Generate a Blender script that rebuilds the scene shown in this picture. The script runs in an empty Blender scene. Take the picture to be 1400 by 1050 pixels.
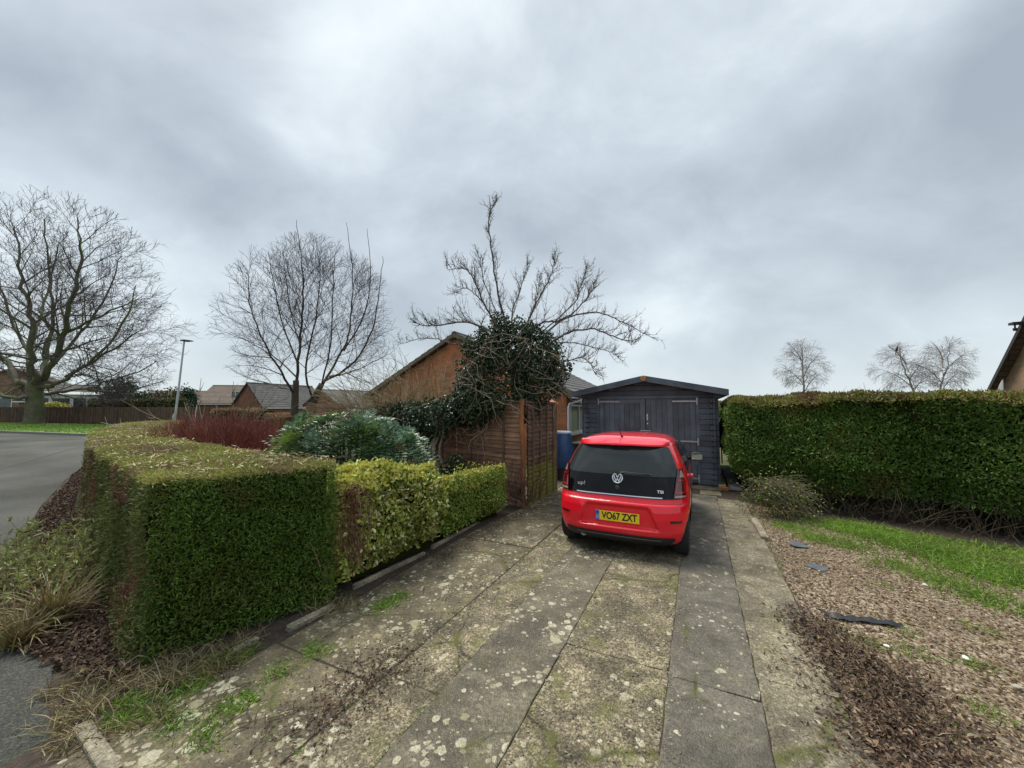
import bpy, bmesh, math, random
import numpy as np
from mathutils import Vector, Matrix, Euler
R = math.radians
random.seed(7); rng = np.random.default_rng(7)
sc = bpy.context.scene
col = sc.collection
# ------------------------------------------------------------------ camera
CAMH = 1.9; FPX = 526.0; PITCH = R(3.48)
cam = bpy.data.cameras.new('camera'); cam.sensor_width = 36; cam.lens = 36*FPX/1400
cam.clip_start = .05; cam.clip_end = 1500
camo = bpy.data.objects.new('camera', cam); col.objects.link(camo)
camo.location = (0, 0, CAMH); camo.rotation_euler = (R(90)+PITCH, 0, 0); sc.camera = camo
# ------------------------------------------------------------------ light
sc.view_settings.view_transform = 'Standard'; sc.view_settings.look = 'None'
sc.view_settings.gamma = 1; sc.view_settings.exposure = 0.62
SUN_EL = R(62); SUN_ROT = R(315)
w = bpy.data.worlds.new('World'); sc.world = w; w.use_nodes = True
nt = w.node_tree; nt.nodes.clear()
class N:                                             # tiny node helper
    def __init__(s, nt): s.nt = nt
    def n(s, t, **k):
        nd = s.nt.nodes.new(t)
        for a, v in k.items():
            if a.startswith('i_'):
                key = a[2:].replace('_', ' ')
                nd.inputs[key].default_value = v
            else: setattr(nd, a, v)
        return nd
    def l(s, a, b): s.nt.links.new(a, b)
    def math(s, op, a, b=None, clamp=False):
        m = s.n('ShaderNodeMath', operation=op); m.use_clamp = clamp
        for i, v in enumerate((a, b)):
            if v is None: continue
            if isinstance(v, (int, float)): m.inputs[i].default_value = v
            else: s.l(v, m.inputs[i])
        return m.outputs[0]
    def mix(s, f, a, b, mode='MIX'):
        m = s.n('ShaderNodeMix', data_type='RGBA', blend_type=mode)
        for i, v in ((0, f), (6, a), (7, b)):
            if isinstance(v, (int, float)): m.inputs[i].default_value = v
            elif isinstance(v, tuple): m.inputs[i].default_value = (*v, 1) if len(v) == 3 else v
            else: s.l(v, m.inputs[i])
        return m.outputs[2]
    def ramp(s, f, stops, interp='LINEAR'):
        r = s.n('ShaderNodeValToRGB'); cr = r.color_ramp; cr.interpolation = interp
        while len(cr.elements) < len(stops): cr.elements.new(.5)
        for e, (p, c) in zip(cr.elements, stops):
            e.position = p; e.color = (c, c, c, 1) if isinstance(c, (int, float)) else (*c, 1)
        s.l(f, r.inputs[0]); return r.outputs[0]
    def noise(s, vec, scale, detail=4, rough=.55, dist=0.0, out=0):
        t = s.n('ShaderNodeTexNoise'); t.inputs['Scale'].default_value = scale
        t.inputs['Detail'].default_value = detail; t.inputs['Roughness'].default_value = rough
        t.inputs['Distortion'].default_value = dist
        if vec is not None: s.l(vec, t.inputs['Vector'])
        return t.outputs[out]
    def voro(s, vec, scale, feature='F1', out='Distance', rnd=1.0):
        t = s.n('ShaderNodeTexVoronoi', feature=feature); t.inputs['Scale'].default_value = scale
        t.inputs['Randomness'].default_value = rnd
        if vec is not None: s.l(vec, t.inputs['Vector'])
        return t.outputs[out]
h = N(nt)
tc = h.n('ShaderNodeTexCoord'); sep = h.n('ShaderNodeSeparateXYZ'); h.l(tc.outputs['Generated'], sep.inputs[0])
zc = h.math('MAXIMUM', sep.outputs[2], 0.0); den = h.math('ADD', zc, .62)
comb = h.n('ShaderNodeCombineXYZ')
h.l(h.math('DIVIDE', sep.outputs[0], den), comb.inputs[0]); h.l(h.math('DIVIDE', sep.outputs[1], den), comb.inputs[1])
mp = h.n('ShaderNodeMapping'); h.l(comb.outputs[0], mp.inputs[0]); mp.inputs['Location'].default_value = (3.1, 1.7, 0)
mp.inputs['Scale'].default_value = (1.25, 1.5, 1)
n1 = h.noise(mp.outputs[0], 1.0, 3, .5, .5); n2 = h.noise(mp.outputs[0], 3.1, 7, .58, .25)
cl = h.math('ADD', h.math('MULTIPLY', n1, .68), h.math('MULTIPLY', n2, .32))
cloud = h.ramp(cl, [(.37, (.295, .34, .39)), (.45, (.375, .425, .475)), (.52, (.455, .51, .56)), (.585, (.565, .625, .665)), (.66, (.69, .74, .765))])
hz = h.ramp(zc, [(0.0, 1.0), (.16, .35), (.45, 0.0)])
cloud = h.mix(hz, cloud, (.53, .595, .62))
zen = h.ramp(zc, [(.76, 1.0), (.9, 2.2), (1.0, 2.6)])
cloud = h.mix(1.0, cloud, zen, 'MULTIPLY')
sky = h.n('ShaderNodeTexSky', sky_type='NISHITA', sun_disc=False); sky.sun_elevation = SUN_EL; sky.sun_rotation = SUN_ROT
bg1 = h.n('ShaderNodeBackground'); h.l(sky.outputs[0], bg1.inputs[0]); bg1.inputs[1].default_value = .006
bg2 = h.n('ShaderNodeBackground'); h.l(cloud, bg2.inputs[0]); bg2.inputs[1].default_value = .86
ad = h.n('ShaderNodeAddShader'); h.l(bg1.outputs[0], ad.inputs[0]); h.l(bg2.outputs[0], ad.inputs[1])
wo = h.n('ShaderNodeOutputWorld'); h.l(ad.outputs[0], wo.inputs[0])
sun = bpy.data.lights.new('sun', 'SUN'); sun.energy = 2.7; sun.angle = R(30); sun.color = (1, .93, .80)
so = bpy.data.objects.new('sun', sun); col.objects.link(so)
sd = Vector((math.sin(SUN_ROT)*math.cos(SUN_EL), math.cos(SUN_ROT)*math.cos(SUN_EL), math.sin(SUN_EL)))
so.rotation_euler = (-sd).to_track_quat('-Z', 'Y').to_euler()
# ------------------------------------------------------------------ frames and terrain
DR = R(25.7); CA, SA = math.cos(DR), math.sin(DR)
def D(r, u, z=0.0): return Vector((CA*r+SA*u, -SA*r+CA*u, z))      # along / across the driveway
def G(px, py, z=0.0):                                              # ground survey: picture direction to plane at height z
    cx, cy = (px-700)/FPX, (525-py)/FPX
    Y = math.cos(PITCH)-math.sin(PITCH)*cy; Z = math.sin(PITCH)+math.cos(PITCH)*cy
    t = (z-CAMH)/Z; return Vector((cx*t, Y*t, z))
def P(px, py, Y):                                                  # point in a picture direction at distance Y
    cx, cy = (px-700)/FPX, (525-py)/FPX
    yy = math.cos(PITCH)-math.sin(PITCH)*cy; zz = math.sin(PITCH)+math.cos(PITCH)*cy
    return Vector((cx*Y/yy, Y, CAMH+zz*Y/yy))
def zt(x, y):
    s = np.clip((-.6*np.asarray(x)+.6*np.asarray(y)-9)/14, 0, 1)
    return .5*s*s*(3-2*s)
# ------------------------------------------------------------------ materials
def newmat(name):
    m = bpy.data.materials.new(name); m.use_nodes = True; m.node_tree.nodes.clear()
    hh = N(m.node_tree); out = hh.n('ShaderNodeOutputMaterial'); b = hh.n('ShaderNodeBsdfPrincipled')
    hh.l(b.outputs[0], out.inputs[0]); return m, hh, b, out
def bump(hh, b, height, strength=.3, dist=.01):
    bp = hh.n('ShaderNodeBump'); bp.inputs['Strength'].default_value = strength; bp.inputs['Distance'].default_value = dist
    hh.l(height, bp.inputs['Height']); hh.l(bp.outputs[0], b.inputs['Normal'])
def simple(name, c, rough=.6, metal=0, var=.15, scale=6, coat=0, bumps=0, bscale=60, spec=.5):
    m, hh, b, o = newmat(name); t = hh.n('ShaderNodeTexCoord')
    n = hh.noise(t.outputs['Object'], scale, 5)
    d = tuple(x*(1-var) for x in c); e = tuple(min(1, x*(1+var)) for x in c)
    hh.l(hh.ramp(n, [(.3, d), (.7, e)]), b.inputs['Base Color'])
    b.inputs['Roughness'].default_value = rough; b.inputs['Metallic'].default_value = metal
    b.inputs['Coat Weight'].default_value = coat; b.inputs['Coat Roughness'].default_value = .04
    b.inputs['Specular IOR Level'].default_value = spec
    if bumps: bump(hh, b, hh.noise(t.outputs['Object'], bscale, 4), bumps, .005)
    return m
def leafmat(name, cols, patch=None, pscale=2.0, plo=.52, phi=.6, rough=.5, trans=.22, spec=.4):
    m, hh, b, o = newmat(name); g = hh.n('ShaderNodeNewGeometry'); t = hh.n('ShaderNodeTexCoord')
    k = len(cols)
    c = hh.ramp(g.outputs['Random Per Island'], [((i+.5)/k, cc) for i, cc in enumerate(cols)])
    if patch:
        n = hh.noise(t.outputs['Object'], pscale, 3, .6)
        c = hh.mix(hh.ramp(n, [(plo, 0.0), (phi, 1.0)]), c, patch)
    n2 = hh.noise(t.outputs['Object'], .9, 2)
    c = hh.mix(1.0, c, hh.ramp(n2, [(.3, .75), (.7, 1.25)]), 'MULTIPLY')
    hh.l(c, b.inputs['Base Color']); b.inputs['Roughness'].default_value = rough
    b.inputs['Specular IOR Level'].default_value = spec
    tr = hh.n('ShaderNodeBsdfTranslucent'); hh.l(c, tr.inputs[0]); mx = hh.n('ShaderNodeMixShader'); mx.inputs[0].default_value = trans
    hh.l(b.outputs[0], mx.inputs[1]); hh.l(tr.outputs[0], mx.inputs[2]); hh.l(mx.outputs[0], o.inputs[0])
    return m
def brickmat(name, c1, c2, mortar, scale=1.0, bw=.225, bh=.075):
    m, hh, b, o = newmat(name); t = hh.n('ShaderNodeTexCoord'); s = hh.n('ShaderNodeSeparateXYZ'); hh.l(t.outputs['Object'], s.inputs[0])
    c = hh.n('ShaderNodeCombineXYZ'); hh.l(hh.math('ADD', s.outputs[0], s.outputs[1]), c.inputs[0]); hh.l(s.outputs[2], c.inputs[1])
    br = hh.n('ShaderNodeTexBrick'); hh.l(c.outputs[0], br.inputs['Vector']); br.inputs['Scale'].default_value = scale
    br.inputs['Brick Width'].default_value = bw; br.inputs['Row Height'].default_value = bh
    br.inputs['Mortar Size'].default_value = .006; br.inputs['Color1'].default_value = (*c1, 1); br.inputs['Color2'].default_value = (*c2, 1)
    br.inputs['Mortar'].default_value = (*mortar, 1); br.inputs['Bias'].default_value = -.1
    cc = hh.mix(1.0, br.outputs['Color'], hh.ramp(hh.noise(t.outputs['Object'], 1.3, 5), [(.3, .7), (.7, 1.25)]), 'MULTIPLY')
    hh.l(cc, b.inputs['Base Color']); b.inputs['Roughness'].default_value = .85
    bump(hh, b, hh.math('ADD', hh.math('MULTIPLY', br.outputs['Fac'], -1.0), hh.math('MULTIPLY', hh.noise(t.outputs['Object'], 70, 3), .4)), .4, .008)
    return m
def tilemat(name, c, row=.3):
    m, hh, b, o = newmat(name); t = hh.n('ShaderNodeTexCoord'); s = hh.n('ShaderNodeSeparateXYZ'); hh.l(t.outputs['Object'], s.inputs[0])
    cb = hh.n('ShaderNodeCombineXYZ'); hh.l(s.outputs[1], cb.inputs[0]); hh.l(s.outputs[2], cb.inputs[1])
    br = hh.n('ShaderNodeTexBrick'); hh.l(cb.outputs[0], br.inputs['Vector']); br.inputs['Scale'].default_value = 1
    br.inputs['Brick Width'].default_value = .33; br.inputs['Row Height'].default_value = row*.5; br.inputs['Mortar Size'].default_value = .012
    br.inputs['Color1'].default_value = (*c, 1); br.inputs['Color2'].default_value = (*[x*1.35 for x in c], 1); br.inputs['Mortar'].default_value = (*[x*.3 for x in c], 1)
    cc = hh.mix(1.0, br.outputs['Color'], hh.ramp(hh.noise(t.outputs['Object'], 1.0, 5), [(.3, .75), (.7, 1.3)]), 'MULTIPLY')
    hh.l(cc, b.inputs['Base Color']); b.inputs['Roughness'].default_value = .8
    bump(hh, b, br.outputs['Fac'], -.6, .03); return m
def woodmat(name, c1, c2, axis='X', rough=.8, green=0):
    m, hh, b, o = newmat(name); t = hh.n('ShaderNodeTexCoord'); mp = hh.n('ShaderNodeMapping'); hh.l(t.outputs['Object'], mp.inputs[0])
    sc_ = {'X': (.8, 14, 14), 'Y': (14, .8, 14), 'Z': (14, 14, .8)}[axis]; mp.inputs['Scale'].default_value = sc_
    n = hh.noise(mp.outputs[0], 2.2, 6, .65); c = hh.ramp(n, [(.3, c1), (.7, c2)])
    c = hh.mix(1.0, c, hh.ramp(hh.noise(t.outputs['Object'], 2.2, 4), [(.3, .6), (.7, 1.35)]), 'MULTIPLY')
    gg = hh.n('ShaderNodeNewGeometry'); c = hh.mix(1.0, c, hh.ramp(gg.outputs['Random Per Island'], [(0, .72), (1, 1.25)]), 'MULTIPLY')
    if green:
        s = hh.n('ShaderNodeSeparateXYZ'); hh.l(t.outputs['Object'], s.inputs[0])
        g = hh.math('ADD', hh.math('MULTIPLY', s.outputs[2], -1.1), hh.math('MULTIPLY', hh.noise(t.outputs['Object'], 4, 4), 1.2))
        g = hh.math('ADD', g, green); c = hh.mix(hh.ramp(g, [(.2, 0.0), (.55, 1.0)]), c, (.17, .19, .035))
    hh.l(c, b.inputs['Base Color']); b.inputs['Roughness'].default_value = rough
    bump(hh, b, n, .5, .006); return m
def barkmat(name, c1, c2, green=(.08, .1, .03), gamt=.5, scale=6):
    m, hh, b, o = newmat(name); t = hh.n('ShaderNodeTexCoord'); n = hh.noise(t.outputs['Object'], scale, 6, .65)
    c = hh.ramp(n, [(.3, c1), (.7, c2)])
    g = hh.noise(t.outputs['Object'], 1.1, 4); c = hh.mix(hh.ramp(g, [(.45, 0.0), (.65, gamt)]), c, green)
    hh.l(c, b.inputs['Base Color']); b.inputs['Roughness'].default_value = .9; bump(hh, b, n, .8, .02); return m
def concrete(name, c1, c2, lichen=1.0, aggregate=0.0, moss=.4, rough=.55, seed=0.0, cracks=.5):
    m, hh, b, o = newmat(name); t = hh.n('ShaderNodeTexCoord'); mp = hh.n('ShaderNodeMapping'); hh.l(t.outputs['Object'], mp.inputs[0])
    mp.inputs['Location'].default_value = (seed, seed*1.7, 0); v = mp.outputs[0]
    big = hh.noise(v, 1.3, 6, .65); fine = hh.noise(v, 38, 5, .7); mid = hh.noise(v, 6, 5, .65)
    c = hh.ramp(hh.math('ADD', hh.math('MULTIPLY', big, .45), hh.math('MULTIPLY', mid, .55)), [(.36, c1), (.62, c2)])
    c = hh.mix(1.0, c, hh.ramp(fine, [(.3, .5), (.7, 1.5)]), 'MULTIPLY')
    # damp dark blotches
    c = hh.mix(hh.ramp(hh.noise(v, 2.3, 5, .7, .5), [(.44, 0.0), (.62, .7)]), c, tuple(x*.5 for x in c1))
    hgt = fine
    if aggregate:
        vo = hh.voro(v, 95); ag = hh.voro(v, 95, out='Color'); sp = hh.n('ShaderNodeSeparateColor'); hh.l(ag, sp.inputs[0])
        c = hh.mix(aggregate, c, hh.mix(1.0, c, hh.ramp(sp.outputs[0], [(0, .35), (.5, .9), (1, 1.9)]), 'MULTIPLY'))
        hgt = hh.math('ADD', fine, hh.math('MULTIPLY', hh.math('SUBTRACT', 1.0, vo), 1.3))
    # lichen rosettes: cells with a random radius, uneven edge
    wob = hh.n('ShaderNodeMix', data_type='VECTOR'); wob.inputs[0].default_value = .035
    hh.l(v, wob.inputs[4]); hh.l(hh.noise(v, 22, 3, .6, out=1), wob.inputs[5])
    clus = hh.ramp(hh.noise(v, 1.7, 3, .6), [(.42, .35), (.60, 1.15)])
    for scl, amt, r0 in ((7.5, .9, .27), (14, 1.0, .36), (29, .85, .38)):
        vd = hh.n('ShaderNodeTexVoronoi'); vd.inputs['Scale'].default_value = scl; hh.l(wob.outputs[1], vd.inputs['Vector'])
        sp = hh.n('ShaderNodeSeparateColor'); hh.l(vd.outputs['Color'], sp.inputs[0])
        rad = hh.math('MULTIPLY', hh.math('MULTIPLY', hh.math('SUBTRACT', sp.outputs[0], .38, True), r0/.5*lichen), clus)
        d = hh.math('SUBTRACT', rad, vd.outputs['Distance'])
        d = hh.math('ADD', d, hh.math('MULTIPLY', hh.math('SUBTRACT', mid, .5), .4))
        msk = hh.ramp(d, [(.0, 0.0), (.035, 1.0)])
        msk = hh.math('MULTIPLY', msk, hh.ramp(fine, [(.3, .35), (.55, 1.0)])); msk = hh.math('MULTIPLY', msk, amt)
        lc = hh.mix(sp.outputs[1], (.27, .24, .14), (.50, .47, .36))
        c = hh.mix(msk, c, lc)
    ck = hh.n('ShaderNodeTexVoronoi', feature='DISTANCE_TO_EDGE'); ck.inputs['Scale'].default_value = .85
    wb2 = hh.n('ShaderNodeMix', data_type='VECTOR'); wb2.inputs[0].default_value = .16; hh.l(v, wb2.inputs[4]); hh.l(hh.noise(v, 3.5, 6, .7, out=1), wb2.inputs[5]); hh.l(wb2.outputs[1], ck.inputs['Vector'])
    part = hh.ramp(hh.noise(v, .8, 2), [(cracks-.06, 0.0), (cracks+.02, 1.0)])
    c = hh.mix(hh.math('MULTIPLY', part, hh.ramp(ck.outputs['Distance'], [(.003, .9), (.010, 0.0)])), c, (.02, .018, .01))
    c = hh.mix(hh.math('MULTIPLY', hh.math('MULTIPLY', part, hh.ramp(ck.outputs['Distance'], [(.006, .9), (.035, 0.0)])), hh.ramp(mid, [(.45, 0.0), (.55, 1.0)])), c, (.085, .088, .018))
    if moss:
        mo = hh.noise(v, 3.1, 5, .7); c = hh.mix(hh.ramp(mo, [(.54, 0.0), (.68, moss)]), c, (.10, .105, .018))
    hh.l(c, b.inputs['Base Color'])
    hh.l(hh.ramp(big, [(.35, rough-.15), (.6, rough+.25)]), b.inputs['Roughness'])
    bump(hh, b, hh.math('ADD', hgt, hh.math('MULTIPLY', mid, 2.0)), .8 if aggregate else .5, .008 if aggregate else .005)
    return m
# ------------------------------------------------------------------ mesh helpers
def tag(o, label=None, cat=None, group=None, kind=None):
    if label: o['label'] = label
    if cat: o['category'] = cat
    if group: o['group'] = group
    if kind: o['kind'] = kind
    return o
def empty(name, loc=(0, 0, 0), rz=0.0):
    o = bpy.data.objects.new(name, None); col.objects.link(o); o.location = loc; o.rotation_euler = (0, 0, rz)
    o.empty_display_size = .2; return o
def npmesh(name, V, quads=None, tris=None, mats=(), midx=None, smooth=False, parent=None):
    me = bpy.data.meshes.new(name); V = np.asarray(V, dtype=np.float32).reshape(-1, 3)
    me.vertices.add(len(V)); me.vertices.foreach_set('co', V.ravel())
    loops = []; tot = []
    if quads is not None and len(quads): loops.append(np.asarray(quads, dtype=np.int32).ravel()); tot.append(np.full(len(quads), 4, np.int32))
    if tris is not None and len(tris): loops.append(np.asarray(tris, dtype=np.int32).ravel()); tot.append(np.full(len(tris), 3, np.int32))
    loops = np.concatenate(loops); tot = np.concatenate(tot); st = np.concatenate([[0], np.cumsum(tot)[:-1]]).astype(np.int32)
    me.loops.add(len(loops)); me.loops.foreach_set('vertex_index', loops)
    me.polygons.add(len(tot)); me.polygons.foreach_set('loop_start', st); me.polygons.foreach_set('loop_total', tot)
    if midx is not None: me.polygons.foreach_set('material_index', np.asarray(midx, dtype=np.int32))
    me.polygons.foreach_set('use_smooth', np.full(len(tot), smooth))
    for m in mats: me.materials.append(m)
    me.update(calc_edges=True); me.validate()
    o = bpy.data.objects.new(name, me); col.objects.link(o)
    if parent is not None: o.parent = parent
    return o
class MB:                                            # collects shapes, builds ONE mesh object
    def __init__(s): s.V = []; s.F = []; s.M = []
    def add(s, vs, fs, mi=0):
        b = len(s.V); s.V += [tuple(v) for v in vs]; s.F += [tuple(i+b for i in f) for f in fs]; s.M += [mi]*len(fs); return s
    def box(s, x0, x1, y0, y1, z0, z1, mi=0, M=None):
        vs = [Vector((x, y, z)) for z in (z0, z1) for y in (y0, y1) for x in (x0, x1)]
        if M is not None: vs = [M @ v for v in vs]
        return s.add(vs, [(0, 2, 3, 1), (4, 5, 7, 6), (0, 1, 5, 4), (2, 6, 7, 3), (0, 4, 6, 2), (1, 3, 7, 5)], mi)
    def prism(s, poly, a, b, axis='y', mi=0, M=None):   # poly: 2D points; extruded along axis from a to b
        n = len(poly)
        def mk(p, t): return Vector({'y': (p[0], t, p[1]), 'x': (t, p[0], p[1]), 'z': (p[0], p[1], t)}[axis])
        vs = [mk(p, a) for p in poly]+[mk(p, b) for p in poly]
        if M is not None: vs = [M @ v for v in vs]
        fs = [tuple(range(n))[::-1], tuple(range(n, 2*n))]+[(i, (i+1) % n, n+(i+1) % n, n+i) for i in range(n)]
        return s.add(vs, fs, mi)
    def tube(s, pts, rad, sides=8, mi=0, cap=True):
        pts = [Vector(p) for p in pts]; n = len(pts)
        if not hasattr(rad, '__len__'): rad = [rad]*n
        vs = []; ref = None
        for i, p in enumerate(pts):
            t = (pts[min(i+1, n-1)]-pts[max(i-1, 0)]).normalized()
            if ref is None: ref = Vector((0, 0, 1)) if abs(t.z) < .9 else Vector((1, 0, 0))
            a = (ref-t*ref.dot(t)).normalized(); ref = a; b = t.cross(a)
            vs += [p+(a*math.cos(2*math.pi*k/sides)+b*math.sin(2*math.pi*k/sides))*rad[i] for k in range(sides)]
        fs = [(i*sides+k, i*sides+(k+1) % sides, (i+1)*sides+(k+1) % sides, (i+1)*sides+k) for i in range(n-1) for k in range(sides)]
        if cap: fs += [tuple(range(sides))[::-1], tuple(range((n-1)*sides, n*sides))]
        return s.add(vs, fs, mi)
    def lathe(s, prof, c=(0, 0, 0), axis='z', sides=24, mi=0):   # prof: (radius, height)
        vs = []
        for r, z in prof:
            for k in range(sides):
                a = 2*math.pi*k/sides; x, y = r*math.cos(a), r*math.sin(a)
                v = {'z': (x, y, z), 'x': (z, x, y), 'y': (x, z, y)}[axis]; vs.append((v[0]+c[0], v[1]+c[1], v[2]+c[2]))
        n = len(prof); fs = [(i*sides+k, i*sides+(k+1) % sides, (i+1)*sides+(k+1) % sides, (i+1)*sides+k) for i in range(n-1) for k in range(sides)]
        fs += [tuple(range(sides))[::-1], tuple(range((n-1)*sides, n*sides))]
        return s.add(vs, fs, mi)
    def build(s, name, mats, parent=None, smooth=None, bevel=0, label=None):
        me = bpy.data.meshes.new(name); me.from_pydata(s.V, [], s.F)
        if not isinstance(mats, (list, tuple)): mats = [mats]
        for m in mats: me.materials.append(m)
        me.polygons.foreach_set('material_index', s.M)
        bm = bmesh.new(); bm.from_mesh(me); bmesh.ops.recalc_face_normals(bm, faces=bm.faces)
        if bevel: bmesh.ops.bevel(bm, geom=[e for e in bm.edges if len(e.link_faces) == 2 and e.calc_face_angle(0) > .6], offset=bevel, segments=2, affect='EDGES', profile=.6)
        bm.to_mesh(me); bm.free()
        if smooth is not None:
            me.polygons.foreach_set('use_smooth', [True]*len(me.polygons)); me.set_sharp_from_angle(angle=R(smooth))
        o = bpy.data.objects.new(name, me); col.objects.link(o)
        if parent is not None: o.parent = parent
        if label: o['label'] = label
        return o
def fn(p, s=1.0, seed=0.0):                          # cheap smooth noise, about -1..1
    p = np.asarray(p)*s+seed
    return (np.sin(p[:, 0]*1.7+1.3*np.sin(p[:, 1]*1.1+p[:, 2]))+np.sin(p[:, 1]*2.3+1.1*np.sin(p[:, 2]*1.9+p[:, 0]))+np.sin(p[:, 2]*2.9+p[:, 0]*.7+seed)+.5*np.sin(p[:, 0]*5.1+p[:, 1]*4.3)*np.cos(p[:, 2]*4.7))/3
def unit(a): return a/np.maximum(np.linalg.norm(a, axis=-1, keepdims=True), 1e-9)
def rvec(n): return unit(rng.normal(size=(n, 3)))
def leaves(Pp, Dd, L, W, shape='diamond', fold=.25, base=None):
    """Pp positions, Dd directions, L lengths, W widths -> (V, quads)"""
    n = len(Pp); Dd = unit(Dd); s = unit(np.cross(Dd, rvec(n))); nn = np.cross(Dd, s)
    L = np.broadcast_to(L, (n,))[:, None]; W = np.broadcast_to(W, (n,))[:, None]
    if base is not None:                             # leaves lie about this normal
        s = unit(np.cross(Dd, base+.35*rvec(n))); nn = np.cross(s, Dd)
    if shape == 'diamond':
        V = np.stack([Pp, Pp+Dd*L*.45+s*W*.5+nn*W*fold, Pp+Dd*L, Pp+Dd*L*.45-s*W*.5+nn*W*fold], 1)
        q = np.arange(n)[:, None]*4+np.array([[0, 1, 2, 3]])
    else:
        V = np.stack([Pp, Pp+Dd*L*.28+s*W*.45+nn*W*fold, Pp+Dd*L*.68+s*W*.42+nn*W*fold, Pp+Dd*L-nn*W*.1,
                      Pp+Dd*L*.68-s*W*.42+nn*W*fold, Pp+Dd*L*.28-s*W*.45+nn*W*fold], 1)
        a = np.arange(n)[:, None]*6; q = np.concatenate([a+np.array([[0, 1, 2, 3]]), a+np.array([[0, 3, 4, 5]])], 1).reshape(-1, 4)
    return V.reshape(-1, 3), q
def cat(parts):                                      # join [(V, Q), ...]
    V = []; Q = []; b = 0
    for v, q in parts: V.append(v); Q.append(q+b); b += len(v)
    return np.concatenate(V), np.concatenate(Q)
def tubes(lines, sides=4):                           # [(pts (k,3), radii (k,))] -> V, Q
    Vs = []; Qs = []; b = 0; ang = np.arange(sides)*2*np.pi/sides; ca, sa = np.cos(ang), np.sin(ang)
    for pts, rad in lines:
        pts = np.asarray(pts, dtype=float); k = len(pts)
        if k < 2: continue
        t = np.empty_like(pts); t[1:-1] = pts[2:]-pts[:-2]; t[0] = pts[1]-pts[0]; t[-1] = pts[-1]-pts[-2]; t = unit(t)
        m = t.mean(0); ref = np.array([0, 0, 1.]) if abs(m[2]) < .75*np.linalg.norm(m)+1e-6 else np.array([1., .2, 0])
        a = unit(ref-t*(t@ref)[:, None]); c = np.cross(t, a)
        V = pts[:, None, :]+(a[:, None, :]*ca[None, :, None]+c[:, None, :]*sa[None, :, None])*np.asarray(rad)[:, None, None]
        Vs.append(V.reshape(-1, 3)); i = np.arange(k-1)[:, None]*sides; j = np.arange(sides)[None, :]; j2 = (j+1) % sides
        Qs.append((np.stack([i+j, i+j2, i+sides+j2, i+sides+j], -1).reshape(-1, 4))+b); b += k*sides
    return np.concatenate(Vs), np.concatenate(Qs)
def polyfill(poly, n):                               # n random points inside a 2D polygon
    poly = np.asarray(poly)[:, :2]; lo, hi = poly.min(0), poly.max(0); out = []
    got = 0
    while got < n:
        p = rng.uniform(lo, hi, size=(n*2, 2)); ins = np.zeros(len(p), bool); j = len(poly)-1
        for i in range(len(poly)):
            xi, yi = poly[i]; xj, yj = poly[j]
            c = ((yi > p[:, 1]) != (yj > p[:, 1])) & (p[:, 0] < (xj-xi)*(p[:, 1]-yi)/((yj-yi) if yj != yi else 1e-9)+xi); ins ^= c; j = i
        out.append(p[ins]); got += ins.sum()
    return np.concatenate(out)[:n]
def sheet(name, poly, zoff, mat, maxlen=2.0, disp=None):
    bm = bmesh.new(); vs = [bm.verts.new((p[0], p[1], 0)) for p in poly]; f = bm.faces.new(vs); bmesh.ops.triangulate(bm, faces=[f])
    for _ in range(9):
        es = [e for e in bm.edges if e.calc_length() > maxlen*(1+.06*max(0, e.verts[0].co.length-8))]
        if not es: break
        bmesh.ops.subdivide_edges(bm, edges=es, cuts=1); bmesh.ops.triangulate(bm, faces=bm.faces)
    for v in bm.verts: v.co.z = float(zt(v.co.x, v.co.y))+zoff+(disp(v.co.x, v.co.y) if disp else 0)
    me = bpy.data.meshes.new(name); bmesh.ops.recalc_face_normals(bm, faces=bm.faces)
    bm.to_mesh(me); bm.free()
    if me.polygons[0].normal.z < 0: me.flip_normals()
    me.materials.append(mat); me.polygons.foreach_set('use_smooth', [True]*len(me.polygons))
    o = bpy.data.objects.new(name, me); col.objects.link(o); o['kind'] = 'structure'; return o
def text(name, s, size, mat, parent, M, ext=.002, bold=.0, sx=1.0):
    c = bpy.data.curves.new('t', 'FONT'); c.body = s; c.size = size; c.extrude = ext; c.offset = bold; c.align_x = 'CENTER'; c.align_y = 'CENTER'
    to = bpy.data.objects.new('t', c); col.objects.link(to); bpy.context.view_layer.update()
    me = bpy.data.meshes.new_from_object(to); bpy.data.objects.remove(to); me.transform(Matrix.Diagonal((sx, 1, 1, 1))); me.transform(M)
    me.materials.clear(); me.materials.append(mat); me.name = name
    o = bpy.data.objects.new(name, me); col.objects.link(o); o.parent = parent; return o
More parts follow.
